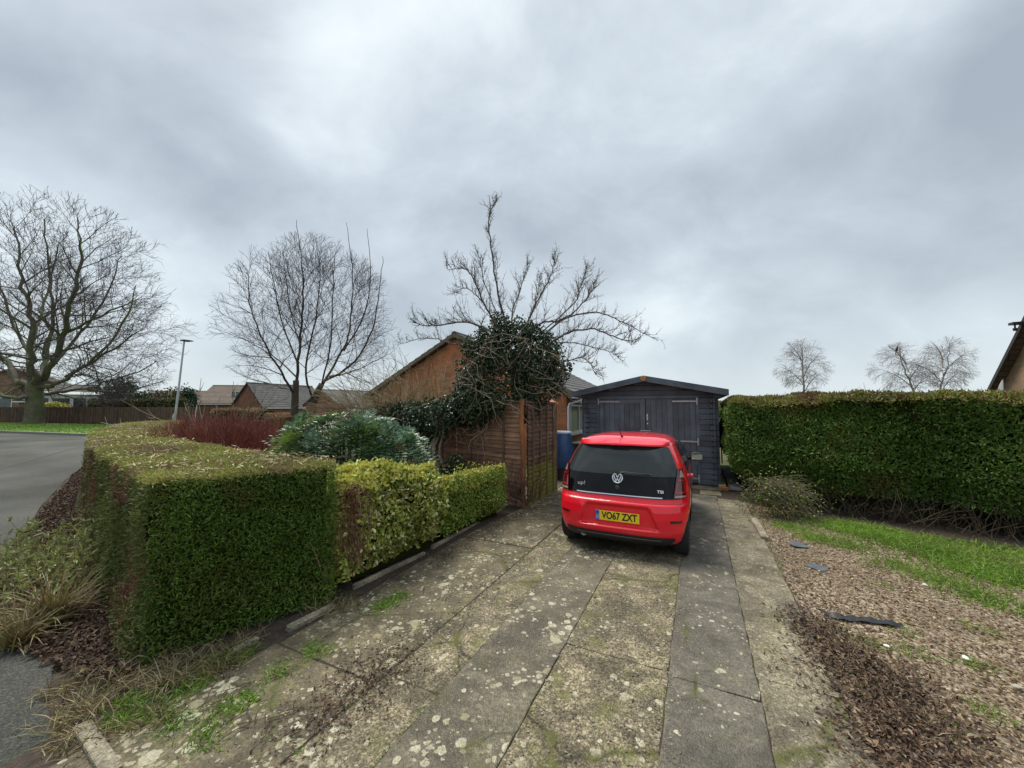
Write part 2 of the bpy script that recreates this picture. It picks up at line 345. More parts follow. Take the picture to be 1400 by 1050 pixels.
# ------------------------------------------------------------------ ground, road, driveway
def m_ground():
    m, hh, b, o = newmat('soil_grass'); t = hh.n('ShaderNodeTexCoord'); v = t.outputs['Object']
    c = hh.ramp(hh.noise(v, .35, 6, .65), [(.35, (.07, .055, .03)), (.5, (.07, .075, .025)), (.65, (.06, .10, .02))])
    c = hh.mix(1.0, c, hh.ramp(hh.noise(v, 25, 4, .7), [(.3, .55), (.7, 1.5)]), 'MULTIPLY'); hh.l(c, b.inputs['Base Color'])
    b.inputs['Roughness'].default_value = .95; bump(hh, b, hh.noise(v, 30, 5), .8, .03); return m
def m_tarmac(name='tarmac'):
    m, hh, b, o = newmat(name); t = hh.n('ShaderNodeTexCoord'); v = t.outputs['Object']
    c = hh.ramp(hh.noise(v, .5, 5, .6), [(.35, (.03, .032, .028)), (.65, (.055, .057, .05))])
    vo = hh.voro(v, 130, out='Color'); sp = hh.n('ShaderNodeSeparateColor'); hh.l(vo, sp.inputs[0])
    c = hh.mix(1.0, c, hh.ramp(sp.outputs[0], [(0, .5), (.7, 1.0), (1, 2.2)]), 'MULTIPLY')
    c = hh.mix(hh.ramp(hh.noise(v, 1.6, 5, .7), [(.56, 0.0), (.72, .45)]), c, (.05, .06, .025))
    hh.l(c, b.inputs['Base Color']); hh.l(hh.ramp(hh.noise(v, .4, 4), [(.35, .6), (.65, .9)]), b.inputs['Roughness']); b.inputs['Specular IOR Level'].default_value = .25
    bump(hh, b, hh.voro(v, 130), .5, .004); return m
def m_mulch():
    m, hh, b, o = newmat('mulch_soil'); t = hh.n('ShaderNodeTexCoord'); v = t.outputs['Object']
    c = hh.ramp(hh.noise(v, 14, 6, .75), [(.3, (.018, .013, .009)), (.55, (.055, .038, .025)), (.75, (.12, .085, .055))])
    hh.l(c, b.inputs['Base Color']); b.inputs['Roughness'].default_value = .85; bump(hh, b, hh.noise(v, 28, 5, .7), 1.0, .03); return m
def m_gravel():
    m, hh, b, o = newmat('gravel_base'); t = hh.n('ShaderNodeTexCoord'); v = t.outputs['Object']
    vo = hh.n('ShaderNodeTexVoronoi'); vo.inputs['Scale'].default_value = 55; hh.l(v, vo.inputs['Vector'])
    sp = hh.n('ShaderNodeSeparateColor'); hh.l(vo.outputs['Color'], sp.inputs[0])
    c = hh.ramp(sp.outputs[0], [(0, (.07, .048, .03)), (.4, (.17, .125, .08)), (.75, (.26, .195, .13)), (1, (.42, .35, .26))])
    c = hh.mix(hh.ramp(hh.noise(v, .9, 5, .65), [(.45, 0.0), (.65, .5)]), c, (.075, .055, .035))
    hh.l(c, b.inputs['Base Color']); b.inputs['Roughness'].default_value = .8
    bump(hh, b, hh.math('SUBTRACT', 1.0, vo.outputs['Distance']), .9, .012); return m
MG, MT, MM, MGR = m_ground(), m_tarmac(), m_mulch(), m_gravel()
ax = np.unique(np.concatenate([-np.geomspace(14, 700, 26), np.linspace(-14, 14, 29), np.geomspace(14, 700, 26)]))
X, Y = np.meshgrid(ax, ax, indexing='ij'); k = len(ax)
Z = zt(X, Y)-.09
ii, jj = np.meshgrid(np.arange(k-1), np.arange(k-1), indexing='ij'); a = (ii*k+jj).ravel()
g = npmesh('ground', np.stack([X, Y, Z], -1), np.stack([a, a+k, a+k+1, a+1], 1), mats=[MG], smooth=True); g['kind'] = 'structure'
EDGE = [(-1.6, 1.1), (-2.3, 2.12), (-3.0, 2.6), (-3.47, 3.04), (-4.2, 3.3), (-5.75, 4.42), (-7.2, 5.75), (-9.2, 7.66), (-11.7, 10.3), (-15, 14.5), (-17.6, 18.0)]
sheet('road', EDGE+[(-20.2, 18.8), (-29, 21.7), (-50, 28), (-120, 42), (-120, -30), (-1.6, -30)], -.012, MT, 2.0)
# mulch bed between road and hedge, and the bed behind the hedge
bed = [(-1.6, 1.1), (-2.3, 2.12), (-3.0, 2.6), (-3.47, 3.04), (-4.2, 3.3), (-5.75, 4.42), (-7.2, 5.75), (-9.2, 7.66), (-11.7, 10.3), (-13, 13), (-9, 12), (-5, 10), (-2.6, 8.9), (-.1, 7.4), (-.2, 6.6), (-1.15, 4.9), (-1.75, 3.7), (-2.2, 3.15), (-2.2, 2.6), (-1.7, 2.0)]
sheet('soil', bed, -.012, MM, .35, lambda x, y: .02*math.sin(3.1*x+1)*math.sin(2.7*y)-.004)
sheet('hedge_soil', [D(*a_) for a_ in ((1.6, 8.3), (4.0, 7.45), (6.3, 6.7), (8.5, 5.8), (12, 4.2), (13, 6.5), (9, 8.4), (4.4, 10), (2.0, 12), (1.2, 9.4))], -.004, MM, .4)
# tar seam across the junction
mb = MB(); seam = [G(-260, 720), G(-100, 678), G(0, 650), G(60, 636), G(122, 622), G(170, 612)]
for p, q in zip(seam, seam[1:]):
    n = (q-p).cross(Vector((0, 0, 1))).normalized()*.05
    za, zb = float(zt(p.x, p.y))-.008, float(zt(q.x, q.y))-.008
    mb.add([(p.x-n.x, p.y-n.y, za), (p.x+n.x, p.y+n.y, za), (q.x+n.x, q.y+n.y, zb), (q.x-n.x, q.y-n.y, zb)], [(0, 1, 2, 3)])
mb.build('road_seam', simple('tar_seam', (.02, .022, .02), .8))['kind'] = 'structure'
# far verge kerb
KERB = simple('kerb_concrete', (.16, .16, .14), .8, bumps=.4)
mb = MB(); kp = [(-50, 28), (-29, 21.7), (-20.2, 18.8), (-17.6, 18.0)]
for (x0, y0), (x1, y1) in zip(kp, kp[1:]):
    L = math.hypot(x1-x0, y1-y0); k_ = max(1, int(L/1.0))
    for i in range(k_):
        a0 = i/k_; a1 = (i+1)/k_-.01/L
        p = Vector((x0+(x1-x0)*a0, y0+(y1-y0)*a0, 0)); q = Vector((x0+(x1-x0)*a1, y0+(y1-y0)*a1, 0))
        n = Vector((-(q-p).y, (q-p).x, 0)).normalized()*.13; za = float(zt(p.x, p.y)); zb = float(zt(q.x, q.y))
        if n.y < 0: n = -n
        mb.add([(p.x, p.y, za-.1), (q.x, q.y, zb-.1), (q.x+n.x, q.y+n.y, zb-.1), (p.x+n.x, p.y+n.y, za-.1), (p.x, p.y, za+.1), (q.x, q.y, zb+.1), (q.x+n.x, q.y+n.y, zb+.1), (p.x+n.x, p.y+n.y, za+.1)],
               [(0, 1, 5, 4), (1, 2, 6, 5), (2, 3, 7, 6), (3, 0, 4, 7), (4, 5, 6, 7)])
mb.build('kerb', KERB)['kind'] = 'structure'
m, hh, b, o = newmat('verge_turf'); t = hh.n('ShaderNodeTexCoord')
hh.l(hh.ramp(hh.noise(t.outputs['Object'], 6, 5, .7), [(.3, (.05, .10, .012)), (.7, (.13, .24, .03))]), b.inputs['Base Color']); b.inputs['Roughness'].default_value = .95
MTURF = m
sheet('verge', [(-17.4, 18.2), (-20.2, 19.05), (-29, 21.95), (-50, 28.3), (-90, 38), (-90, 48), (-50, 36), (-29, 29.5), (-15, 24)], .06, m, 2.0)
# driveway slabs (across r, along u)
MC_DARK = concrete('slab_dark', (.085, .074, .05), (.18, .158, .11), 1.25, .15, .3, .5, 0, .58)
MC_DARK2 = concrete('slab_dark_b', (.082, .073, .055), (.165, .148, .112), .85, .12, .18, .5, 7.3, .66)
MC_ROUGH = concrete('slab_rough', (.09, .074, .043), (.27, .228, .145), 1.0, .85, .75, .7, 3.1)
MC_BEIGE = concrete('slab_beige', (.11, .093, .06), (.27, .235, .16), .7, .5, .5, .7, 5.9)
MC_LEFT = concrete('slab_left', (.07, .057, .032), (.195, .16, .095), 1.35, .35, .6, .55, 9.4)
mb = MB()
def slab(r0, r1, u0, u1, z, mi, gap=.003, cl=None):
    pts = []; r0 += gap; r1 -= gap; u0 += gap; u1 -= gap
    def edge(a, b):
        n = max(2, int(math.dist(a, b)/.09))
        for i in range(n):
            f = i/n; j = .005 if i else .012
            pts.append((a[0]+(b[0]-a[0])*f+random.uniform(-j, j), a[1]+(b[1]-a[1])*f+random.uniform(-j, j)))
    c = [(r0, u0), (r1, u0), (r1, u1), (r0, u1)]
    if cl: c = cl
    for i in range(len(c)): edge(c[i], c[(i+1) % len(c)])
    tx, ty = random.uniform(-.003, .003), random.uniform(-.0015, .0015); cr, cu = (r0+r1)/2, (u0+u1)/2; n = len(pts)
    top = [D(p[0], p[1], z+tx*(p[0]-cr)+ty*(p[1]-cu)) for p in pts]; mid = [D(cr+(p[0]-cr)*1.0, p[1], -.05) for p in pts]
    ins = [D(cr+(p[0]-cr)*(1-.016/max(.1, abs(r1-r0))), cu+(p[1]-cu)*(1-.012/max(.1, abs(u1-u0))), 0) for p in pts]
    for q, w_ in zip(ins, top): q.z = w_.z+.003
    mb.add(ins+top+mid, [tuple(range(n))]+[(i, (i+1) % n, n+(i+1) % n, n+i) for i in range(n)]+[(n+i, n+(i+1) % n, 2*n+(i+1) % n, 2*n+i) for i in range(n)], mi)
def strip(r0, r1, us, mi, z=.0):
    for a_, b_ in zip(us, us[1:]): slab(r0, r1, a_, b_, z+random.uniform(-.004, .004), mi)
strip(-1.595, -1.008, [-2.5, -.6, 1.05, 2.95, 4.6, 6.4, 8.2, 9.95], 0)
strip(-.238, .325, [-2.5, -.7, 1.35, 3.05, 4.75, 6.5, 8.2, 9.45], 1)
strip(-1.008, -.238, [-2.5, 1.4, 3.1, 6.0, 9.95], 2, -.008)
strip(.325, .82, [-2.5, 1.0, 3.3, 7.2, 9.2], 3, .006)
strip(-2.05, -1.595, [-2.5, .2, 2.2, 4.6, 7.4, 9.95], 2, -.006)
slab(-3.1, -2.05, 2.3, 4.9, -.004, 4, cl=[(-3.1, 2.1), (-2.06, 2.1), (-2.06, 4.9), (-3.15, 4.9)])
slab(-3.3, -2.05, 4.92, 7.2, 0, 4, cl=[(-3.17, 4.92), (-2.06, 4.92), (-2.06, 7.2), (-3.0, 7.2)])
slab(-3.0, -2.05, 7.22, 9.95, 0, 4)
slab(-3.3, -2.05, .6, 2.08, -.004, 4, cl=[(-3.15, .75), (-2.9, .1), (-2.06, -.3), (-2.06, 2.08), (-3.12, 2.08)])
slab(-2.9, -2.06, -2.4, -.3, -.004, 4, cl=[(-2.75, -.5), (-2.6, -1.2), (-2.06, -1.6), (-2.06, -.32), (-2.8, .05)])
slab(-2.9, .45, 9.97, 10.6, .03, 3)
slab(.0, .42, 9.47, 9.96, .012, 3)
o = mb.build('driveway', [MC_DARK, MC_DARK2, MC_ROUGH, MC_BEIGE, MC_LEFT]); o['kind'] = 'structure'
q = [D(-3.4, -2.6), D(.83, -2.6), D(.83, 10.6), D(-3.4, 10.6)]
sheet('driveway_bed', q, -.007, MM, .8)
# side patio behind the fence end
sheet('path', [D(-3.9, 7.4), D(-3.05, 7.4), D(-3.05, 16), D(-3.9, 16)], -.004, MC_DARK2, 1.5)
# gravel plot
grav = [D(.82, -3), D(7, -3), D(10, 0), D(10, 6.0), D(4.4, 7.8), D(1.2, 8.9), D(.82, 9.2)]
sheet('gravel_plot', grav, -.012, MGR, .4, lambda x, y: .012*math.sin(2.1*x)*math.sin(1.7*y+1))
# pebbles
def pebbles(name, pts, size, mat, label, cat_, seed=0):
    n = len(pts); s = size*rng.lognormal(0, .35, n)
    base = np.array([[1, 0, 0], [-1, 0, 0], [0, 1, 0], [0, -1, 0], [0, 0, 1], [0, 0, -1]], float)
    V = base[None]*np.stack([s*rng.uniform(.8, 1.5, n), s*rng.uniform(.6, 1, n), s*rng.uniform(.3, .6, n)], 1)[:, None, :]
    V = V+rng.normal(size=V.shape)*(s*.12)[:, None, None]
    th = rng.uniform(0, 6.28, n); c, s_ = np.cos(th)[:, None], np.sin(th)[:, None]
    x = V[:, :, 0]*c-V[:, :, 1]*s_; y = V[:, :, 0]*s_+V[:, :, 1]*c
    V = np.stack([x, y, V[:, :, 2]+x*rng.normal(0, .25, (n, 1))], -1)+pts[:, None, :]
    T = np.array([[0, 2, 4], [2, 1, 4], [1, 3, 4], [3, 0, 4], [2, 0, 5], [1, 2, 5], [3, 1, 5], [0, 3, 5]])
    F = (np.arange(n)[:, None, None]*6+T[None]).reshape(-1, 3)
    o = npmesh(name, V.reshape(-1, 3), tris=F, mats=[mat]); tag(o, label, cat_, kind='stuff'); return o
PEB = leafmat('pebble', [(.04, .024, .011), (.098, .06, .027), (.15, .096, .046), (.07, .043, .019), (.21, .145, .075), (.12, .075, .035), (.40, .32, .21), (.055, .033, .015)], trans=0, rough=.8, pscale=1)
p2 = polyfill([(v.x, v.y) for v in grav], 150000); dist = np.hypot(p2[:, 0], p2[:, 1]); keep = rng.random(len(p2)) < np.clip(5.0/dist, .25, 1)
p2 = p2[keep]; pts = np.column_stack([p2, .012*np.sin(2.1*p2[:, 0])*np.sin(1.7*p2[:, 1]+1)-.008+rng.uniform(0, .006, len(p2))])
pebbles('gravel', pts, .0082, PEB, 'loose brown gravel covering the plot right of the driveway', 'gravel')
def dfill(r0, r1, u0, u1, n): q = rng.uniform([r0, u0], [r1, u1], size=(n, 2)); return np.column_stack([CA*q[:, 0]+SA*q[:, 1], -SA*q[:, 0]+CA*q[:, 1]])
# grit lying on the drive joints
pl = []
for r_ in (-2.05, -1.55, -.95, -.18, .38): pl.append(dfill(r_-.05, r_+.05, .5, 9.5, 500))
pl.append(dfill(-2.4, -1.9, 1.2, 6, 1500)); pl.append(dfill(-.9, -.2, 1, 6, 1500)); pl.append(dfill(.45, 1.1, 1, 7, 2500)); pl = np.concatenate(pl)
GRIT = leafmat('grit', [(.12, .09, .06), (.2, .17, .12), (.08, .06, .045), (.3, .27, .21)], trans=0, rough=.9)
pebbles('driveway_grit', np.column_stack([pl, np.full(len(pl), .004)]), .005, GRIT, 'fine grit scattered along the joints of the concrete driveway', 'grit')
# ------------------------------------------------------------------ grass and leaf litter
GR = leafmat('grass_blades', [(.08, .16, .018), (.14, .27, .025), (.21, .37, .035), (.11, .21, .02), (.25, .33, .07)], trans=.35, rough=.5)
GD = leafmat('dry_grass', [(.20, .15, .07), (.30, .23, .12), (.13, .09, .045), (.09, .12, .03), (.36, .29, .16)], trans=.2)
LIT = leafmat('dead_leaves', [(.055, .03, .02), (.10, .06, .038), (.035, .022, .016), (.15, .09, .052), (.07, .038, .03), (.22, .15, .09)], trans=.05, rough=.5)
def grass(name, p2, hmin, hmax, w_, mat, label, cat_='grass', lean=.5, z=0):
    n = len(p2); d = np.column_stack([rng.normal(0, lean, (n, 2)), np.ones(n)])
    Pp = np.column_stack([p2, zt(p2[:, 0], p2[:, 1])-.02+z]); L = rng.uniform(hmin, hmax, n)
    d2 = unit(d); d3 = unit(d+np.column_stack([d[:, :2]*1.3, -.35*np.ones(n)]))
    s = unit(np.cross(d2, rvec(n)))*w_*.5; mid = Pp+d2*L[:, None]*.55; tip = mid+d3*L[:, None]*.5
    V = np.stack([Pp-s, Pp+s, mid+s*.8, mid-s*.8, tip], 1).reshape(-1, 3); a = np.arange(n)*5
    o = npmesh(name, V, quads=np.stack([a, a+1, a+2, a+3], 1), tris=np.stack([a+3, a+2, a+4], 1), mats=[mat])
    return tag(o, label, cat_, kind='stuff')
def blobs(cs, n, s):
    cs = np.asarray(cs); i = rng.integers(0, len(cs), n); return cs[i]+rng.normal(0, s, (n, 2))
def gp(*a): return [tuple(G(x, y).xy) for x, y in a]
vg = np.concatenate([blobs(gp((1120, 735), (1160, 745), (1230, 775), (1290, 795), (1350, 820), (1080, 720)), 2200, .16), polyfill([D(2.2, 7.3).xy, D(4.4, 6.35).xy, D(10, 3.8).xy, D(10, 5.9).xy, D(4.4, 7.6).xy, D(2.0, 8.2).xy], 22000), blobs(gp((1150, 720), (1200, 735), (1260, 752), (1330, 775), (1390, 790), (1180, 725)), 9000, .22)])
grass('grass', vg, .05, .15, .008, GR, 'bright green rough grass along the foot of the right hedge', lean=.8)
tf = gp((1090, 690), (1105, 735), (1080, 720), (1230, 860), (1330, 905), (1250, 890), (1190, 880), (1170, 940), (1290, 990), (1355, 975), (1340, 860), (1210, 800))
grass('weeds', blobs(tf, 2600, .07), .02, .07, .005, GR, 'sparse green weed tufts poking through the gravel', lean=.9)
lf = gp((250, 945), (270, 935), (215, 975), (180, 960), (290, 905), (330, 895), (240, 990), (165, 985), (520, 830), (545, 815), (430, 890), (330, 960), (380, 920), (280, 1010), (300, 975), (530, 825))
grass('green_weeds', blobs(lf, 3800, .06), .03, .09, .008, GR, 'low green weeds at the hedge foot and in the left driveway joints', lean=.9)
js = []
for r_, u0, u1, n in ((-.24, 1.0, 5.6, 2200), (-2.05, 1.5, 7, 1500), (-1.0, 1.2, 4, 900), (.325, 1.5, 8, 1500), (-1.6, 1.5, 5, 900), (.84, 1, 8, 1500)):
    js.append(np.column_stack([rng.normal(r_, .02, n), u0+(u1-u0)*rng.beta(.7, .9, n)]))
js = np.concatenate(js); js = np.column_stack([CA*js[:, 0]+SA*js[:, 1], -SA*js[:, 0]+CA*js[:, 1]])
grass('joint_weeds', js[fn(np.column_stack([js, js[:, 0]]), 2.3) > .15], .008, .024, .006, GR, 'short moss and weeds growing in the slab joints', 'weeds', lean=1.0, z=.01)
dg = gp((130, 960), (100, 985), (160, 930), (200, 985), (120, 1010), (300, 905), (330, 880), (290, 920), (210, 900), (440, 835), (90, 940), (250, 905))
grass('dry_grass', blobs(dg, 1700, .08), .05, .2, .006, GD, 'straw coloured dead grass spilling over the left pavement edge', lean=1.2)
dg2 = np.concatenate([blobs([tuple(D(.98+.15*random.random(), u).xy) for u in np.linspace(1, 4.2, 14)], 1500, .1)])
grass('dry_weeds', np.concatenate([dg2, pl2[:900]]) if False else dg2, .05, .16, .005, GD, 'dead stalks and straw along the right driveway edge', lean=1.3)
vv = polyfill([(-17.6, 18.6), (-20.2, 19.3), (-29, 22.2), (-50, 28.6), (-50, 35), (-29, 29), (-17, 24)], 9000)
grass('verge_grass', vv, .05, .14, .03, GR, 'mown green verge grass under the big bare tree', lean=.4, z=.08)
def litter(name, p2, s0, s1, label, z=0.0, mat=LIT, zr=.02):
    n = len(p2); d = rvec(n); d[:, 2] = np.abs(d[:, 2])*.5; Pp = np.column_stack([p2, zt(p2[:, 0], p2[:, 1])+z+rng.uniform(0, zr, n)])
    V, q = leaves(Pp, d, rng.uniform(s0, s1, n), rng.uniform(s0*.6, s1*.6, n), 'oval', .3, base=np.array([[0, 0, 1.]]))
    return tag(npmesh(name, V, q, mats=[mat]), label, 'leaf litter', kind='stuff')
litter('leaf_litter', polyfill([(-2.75, 2.75), (-3.4, 2.95), (-4.6, 3.4), (-5.7, 4.4), (-7.15, 5.7), (-9.1, 7.65), (-11.6, 10.3), (-14.5, 13.8), (-13.6, 14.2), (-10.2, 9.2), (-8.3, 7.4), (-6.5, 6.0), (-2.8, 3.1)], 26000), .02, .06, 'dark brown fallen leaves covering the bed beside the road', 0.0)
lp = [tuple(D(-3.02+random.uniform(0, .15), u).xy) for u in np.linspace(4.0, 6.6, 20)]+[tuple(D(-2.1+random.uniform(-.1, .1), u).xy) for u in (1.9, 2.1, 2.3, 3.6, 4.4)]+[tuple(D(.9+random.uniform(-.25, .12), u).xy) for u in np.linspace(1.2, 3.6, 16)]
litter('driveway_leaves', np.concatenate([blobs(lp, 1700, .12), blobs(gp((500, 925), (470, 960), (430, 990), (540, 900), (1120, 880), (1180, 930), (1240, 960), (1260, 1010), (1150, 900)), 1500, .15)]), .01, .035, 'dark dead leaves and debris drifted along the driveway edges', .004)
# ------------------------------------------------------------------ hedges
def prism_surface(poly, z0, z1, ds=.14):
    pts = []
    for a_, b_ in zip(poly, poly[1:]+poly[:1]):
        n = max(1, int(math.dist(a_, b_)/ds))
        for i in range(n): pts.append((a_[0]+(b_[0]-a_[0])*i/n, a_[1]+(b_[1]-a_[1])*i/n))
    return pts
def ccw(poly):
    A = sum(x0*y1-x1*y0 for (x0, y0), (x1, y1) in zip(poly, poly[1:]+poly[:1])); return poly if A > 0 else poly[::-1]
def hedge_points(poly, z0, z1, dens, topdens, zbase=None):
    """points + normals over the sides and the top of a clipped hedge"""
    poly = ccw([tuple(p) for p in poly]); Ps = []; Ns = []
    for (x0, y0), (x1, y1) in zip(poly, poly[1:]+poly[:1]):
        L = math.hypot(x1-x0, y1-y0); nx, ny = (y1-y0)/L, -(x1-x0)/L
        mx, my = (x0+x1)/2, (y0+y1)/2; back = (nx*mx+ny*my) > 0      # faces turned away from the drive get fewer leaves
        n = int(L*(z1-z0)*dens*(.12 if back else 1)); t_ = rng.random(n); z = rng.uniform(z0, z1, n)
        Ps.append(np.column_stack([x0+(x1-x0)*t_, y0+(y1-y0)*t_, z])); Ns.append(np.tile([nx, ny, 0.], (n, 1)))
    A = abs(sum(x0*y1-x1*y0 for (x0, y0), (x1, y1) in zip(poly, poly[1:]+poly[:1])))/2
    n = int(A*topdens); t2 = polyfill(poly, n); Pt = np.column_stack([t2, np.full(n, z1)])
    Ps = np.concatenate(Ps); Ns = np.concatenate(Ns)
    return Ps, Ns, Pt, np.tile([0, 0, 1.], (n, 1))
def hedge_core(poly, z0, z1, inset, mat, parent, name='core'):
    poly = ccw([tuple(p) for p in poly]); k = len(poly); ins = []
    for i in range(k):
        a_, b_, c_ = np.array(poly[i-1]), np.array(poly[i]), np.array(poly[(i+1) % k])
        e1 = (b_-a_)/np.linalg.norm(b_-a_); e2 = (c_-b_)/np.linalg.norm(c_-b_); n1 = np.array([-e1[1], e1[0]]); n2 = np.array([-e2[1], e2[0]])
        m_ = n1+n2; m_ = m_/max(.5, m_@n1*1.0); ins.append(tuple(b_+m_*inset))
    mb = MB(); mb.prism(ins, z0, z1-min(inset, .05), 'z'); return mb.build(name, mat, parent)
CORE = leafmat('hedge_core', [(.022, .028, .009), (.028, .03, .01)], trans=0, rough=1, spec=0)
BRN = simple('stem_brown', (.07, .045, .03), .9, var=.3)
YEW = leafmat('yew_side', [(.045, .10, .01), (.08, .155, .017), (.12, .205, .024), (.055, .115, .012), (.18, .25, .04)], patch=(.11, .10, .022), pscale=1.2, plo=.5, phi=.72, trans=.15)
YEWB = leafmat('yew_roadside', [(.08, .12, .02), (.12, .16, .03), (.15, .13, .04), (.06, .09, .015)], patch=(.19, .10, .055), pscale=1.3, plo=.50, phi=.60, trans=.15)
YEWT = leafmat('yew_top', [(.20, .24, .035), (.33, .34, .07), (.13, .18, .03), (.44, .42, .15), (.26, .20, .07), (.38, .36, .12)], patch=(.26, .19, .10), pscale=1.5, plo=.50, phi=.62, trans=.2)  # lighter olive: new tips, and partly overhead light put into the colour
def hedge(name, poly, z1, dens, topdens, L, W, side, top, label, z0=0.0, shape='diamond', rough=.04, inset=.1, extra=None, seed=0., side2=None, group=None, out=.7, basefn=None, rnd=.03, ctop=0.):
    root = empty(name, (0, 0, 0)); tag(root, label, 'hedge', group); Ps, Ns, Pt, Nt = hedge_points(poly, z0, z1, dens, topdens)
    c0 = np.array(poly).mean(0); root.location = (0, 0, 0)
    mats = [side, top]; midx = np.zeros(len(Ps), int)
    if side2 is not None:
        mats.append(side2[0]); midx[(Ns@np.array(side2[1])) > .5] = 2
    # soft rounded shoulder: lift the material change near the top edge
    nearer = (z1-Ps[:, 2]) < .05+.03*fn(Ps, 6); midx[nearer] = 1
    Pa = np.concatenate([Ps, Pt]); Na = np.concatenate([Ns, Nt]); midx = np.concatenate([midx, np.ones(len(Pt), int)])
    lump = fn(Pa, 2.2, seed)*rough+fn(Pa, 7.0, seed+3)*rough*.35
    zz_ = Pa[:, 2]; isd = Na[:, 2] < .5; lump = lump-np.where(isd, rnd*np.clip((zz_-(z1-2*rnd))/(2*rnd), 0, 1)**2, 0)
    pe = np.array(poly+[poly[0]]); dm = np.full(len(Pa), 9.)
    for (x0, y0), (x1, y1) in zip(pe, pe[1:]):
        e = np.array([x1-x0, y1-y0]); t_ = np.clip(((Pa[:, 0]-x0)*e[0]+(Pa[:, 1]-y0)*e[1])/(e@e), 0, 1); dm = np.minimum(dm, np.hypot(Pa[:, 0]-x0-t_*e[0], Pa[:, 1]-y0-t_*e[1]))
    lump = lump-np.where(isd, 0, rnd*np.clip(1-dm/(2*rnd), 0, 1)**2)
    if basefn is not None: lump = lump+basefn(Pa, Na)
    Pa = Pa+Na*(lump+rng.normal(0, .012, len(Pa)) - L*.3)[:, None]
    d = Na*out+rvec(len(Pa))+np.array([0, 0, .25]); l = rng.uniform(.6, 1.3, len(Pa))*L; w_ = rng.uniform(.7, 1.2, len(Pa))*W
    V, q = leaves(Pa, d, l, w_, shape)
    if shape == 'oval': midx = np.repeat(midx, 2)
    if extra:
        V2, q2, m2 = extra; b0 = len(V); V = np.concatenate([V, V2]); q = np.concatenate([q, q2+b0]); midx = np.concatenate([midx, m2])
    npmesh('foliage', V, q, mats=mats, midx=midx, parent=root)
    if z0 > .3:
        hedge_core(poly, .8, z1-.1, .72, CORE, root); hedge_core(poly, 0, .8, .8, CORE, root); hedge_core(poly, 1.55, z1-.02, .3, CORE, root)
    else: hedge_core(poly, 0, z1-ctop, inset, CORE, root)
    return root
Hyew = [(-2.78, 3.0), (-6.7, 6.1), (-9.7, 8.9), (-12.4, 12.0), (-14.5, 15.0), (-13.2, 15.6), (-11.4, 13.0), (-8.4, 9.5), (-6.0, 6.95), (-4.4, 5.65), (-2.9, 4.75), (-1.98, 4.35), (-1.78, 3.95)]
def yewbase(Pa, Na): return np.where((Na[:, 2] < .5) & (Pa[:, 2] < .35), (.35-Pa[:, 2])*.12+rng.normal(0, .02, len(Pa)), 0)
hedge('conifer_hedge', Hyew, 1.34, 8500, 5200, .042, .011, YEW, YEWT, 'clipped dark green conifer hedge with flat top curving along the road', rough=.045, inset=.09, side2=(YEWB, (-.62, -.78, 0)), basefn=yewbase, out=.3)
VARS = leafmat('euonymus_side', [(.85, .82, .5), (.74, .70, .32), (.66, .64, .14), (.82, .79, .45), (.20, .32, .03), (.5, .52, .08), (.10, .18, .02), (.22, .30, .035), (.52, .50, .09), (.07, .13, .018), (.34, .38, .06), (.62, .58, .22), (.14, .22, .025), (.46, .46, .08), (.05, .09, .015)], patch=None, trans=.25, rough=.35)
VART = leafmat('euonymus_top', [(.55, .52, .10), (.42, .44, .07), (.60, .56, .2), (.28, .34, .05)], trans=.25, rough=.35)
VARG = leafmat('euonymus_green', [(.08, .17, .02), (.14, .26, .035), (.21, .34, .05), (.50, .50, .12), (.07, .14, .02), (.28, .38, .07)], trans=.25, rough=.35)
Hv1 = [(-1.78, 4.0), (-1.5, 4.35), (-1.02, 5.1), (-.9, 5.4), (-1.4, 5.9), (-2.35, 4.95)]
Hv2 = [(-.95, 5.48), (-.12, 7.0), (-.75, 7.4), (-1.5, 6.0)]
def v1b(Pa, Na): return np.where(Pa[:, 2] < .35, -.12*(1-Pa[:, 2]/.35), 0)+np.where(Na[:, 2] > .5, .07-.22*np.clip((Pa[:, 1]-4.6)/.9, 0, 1), 0)+rng.exponential(.018, len(Pa))*(rng.random(len(Pa)) < .3)
hedge('variegated_hedge', Hv1, 1.13, 2600, 2800, .052, .04, VARS, VART, 'yellow and green variegated hedge with a torn brown gap, beside the conifer hedge', shape='oval', rough=.12, inset=.2, seed=1.3, basefn=v1b, z0=.12, out=.5, rnd=.12, ctop=.22)
hedge('low_variegated_hedge', Hv2, .90, 3000, 4200, .04, .027, VARG, VART, 'lower smaller green hedge with yellow top ending near the brown fence', shape='oval', rough=.05, inset=.12, seed=4.4, basefn=v1b, z0=.1, rnd=.08, ctop=.3)
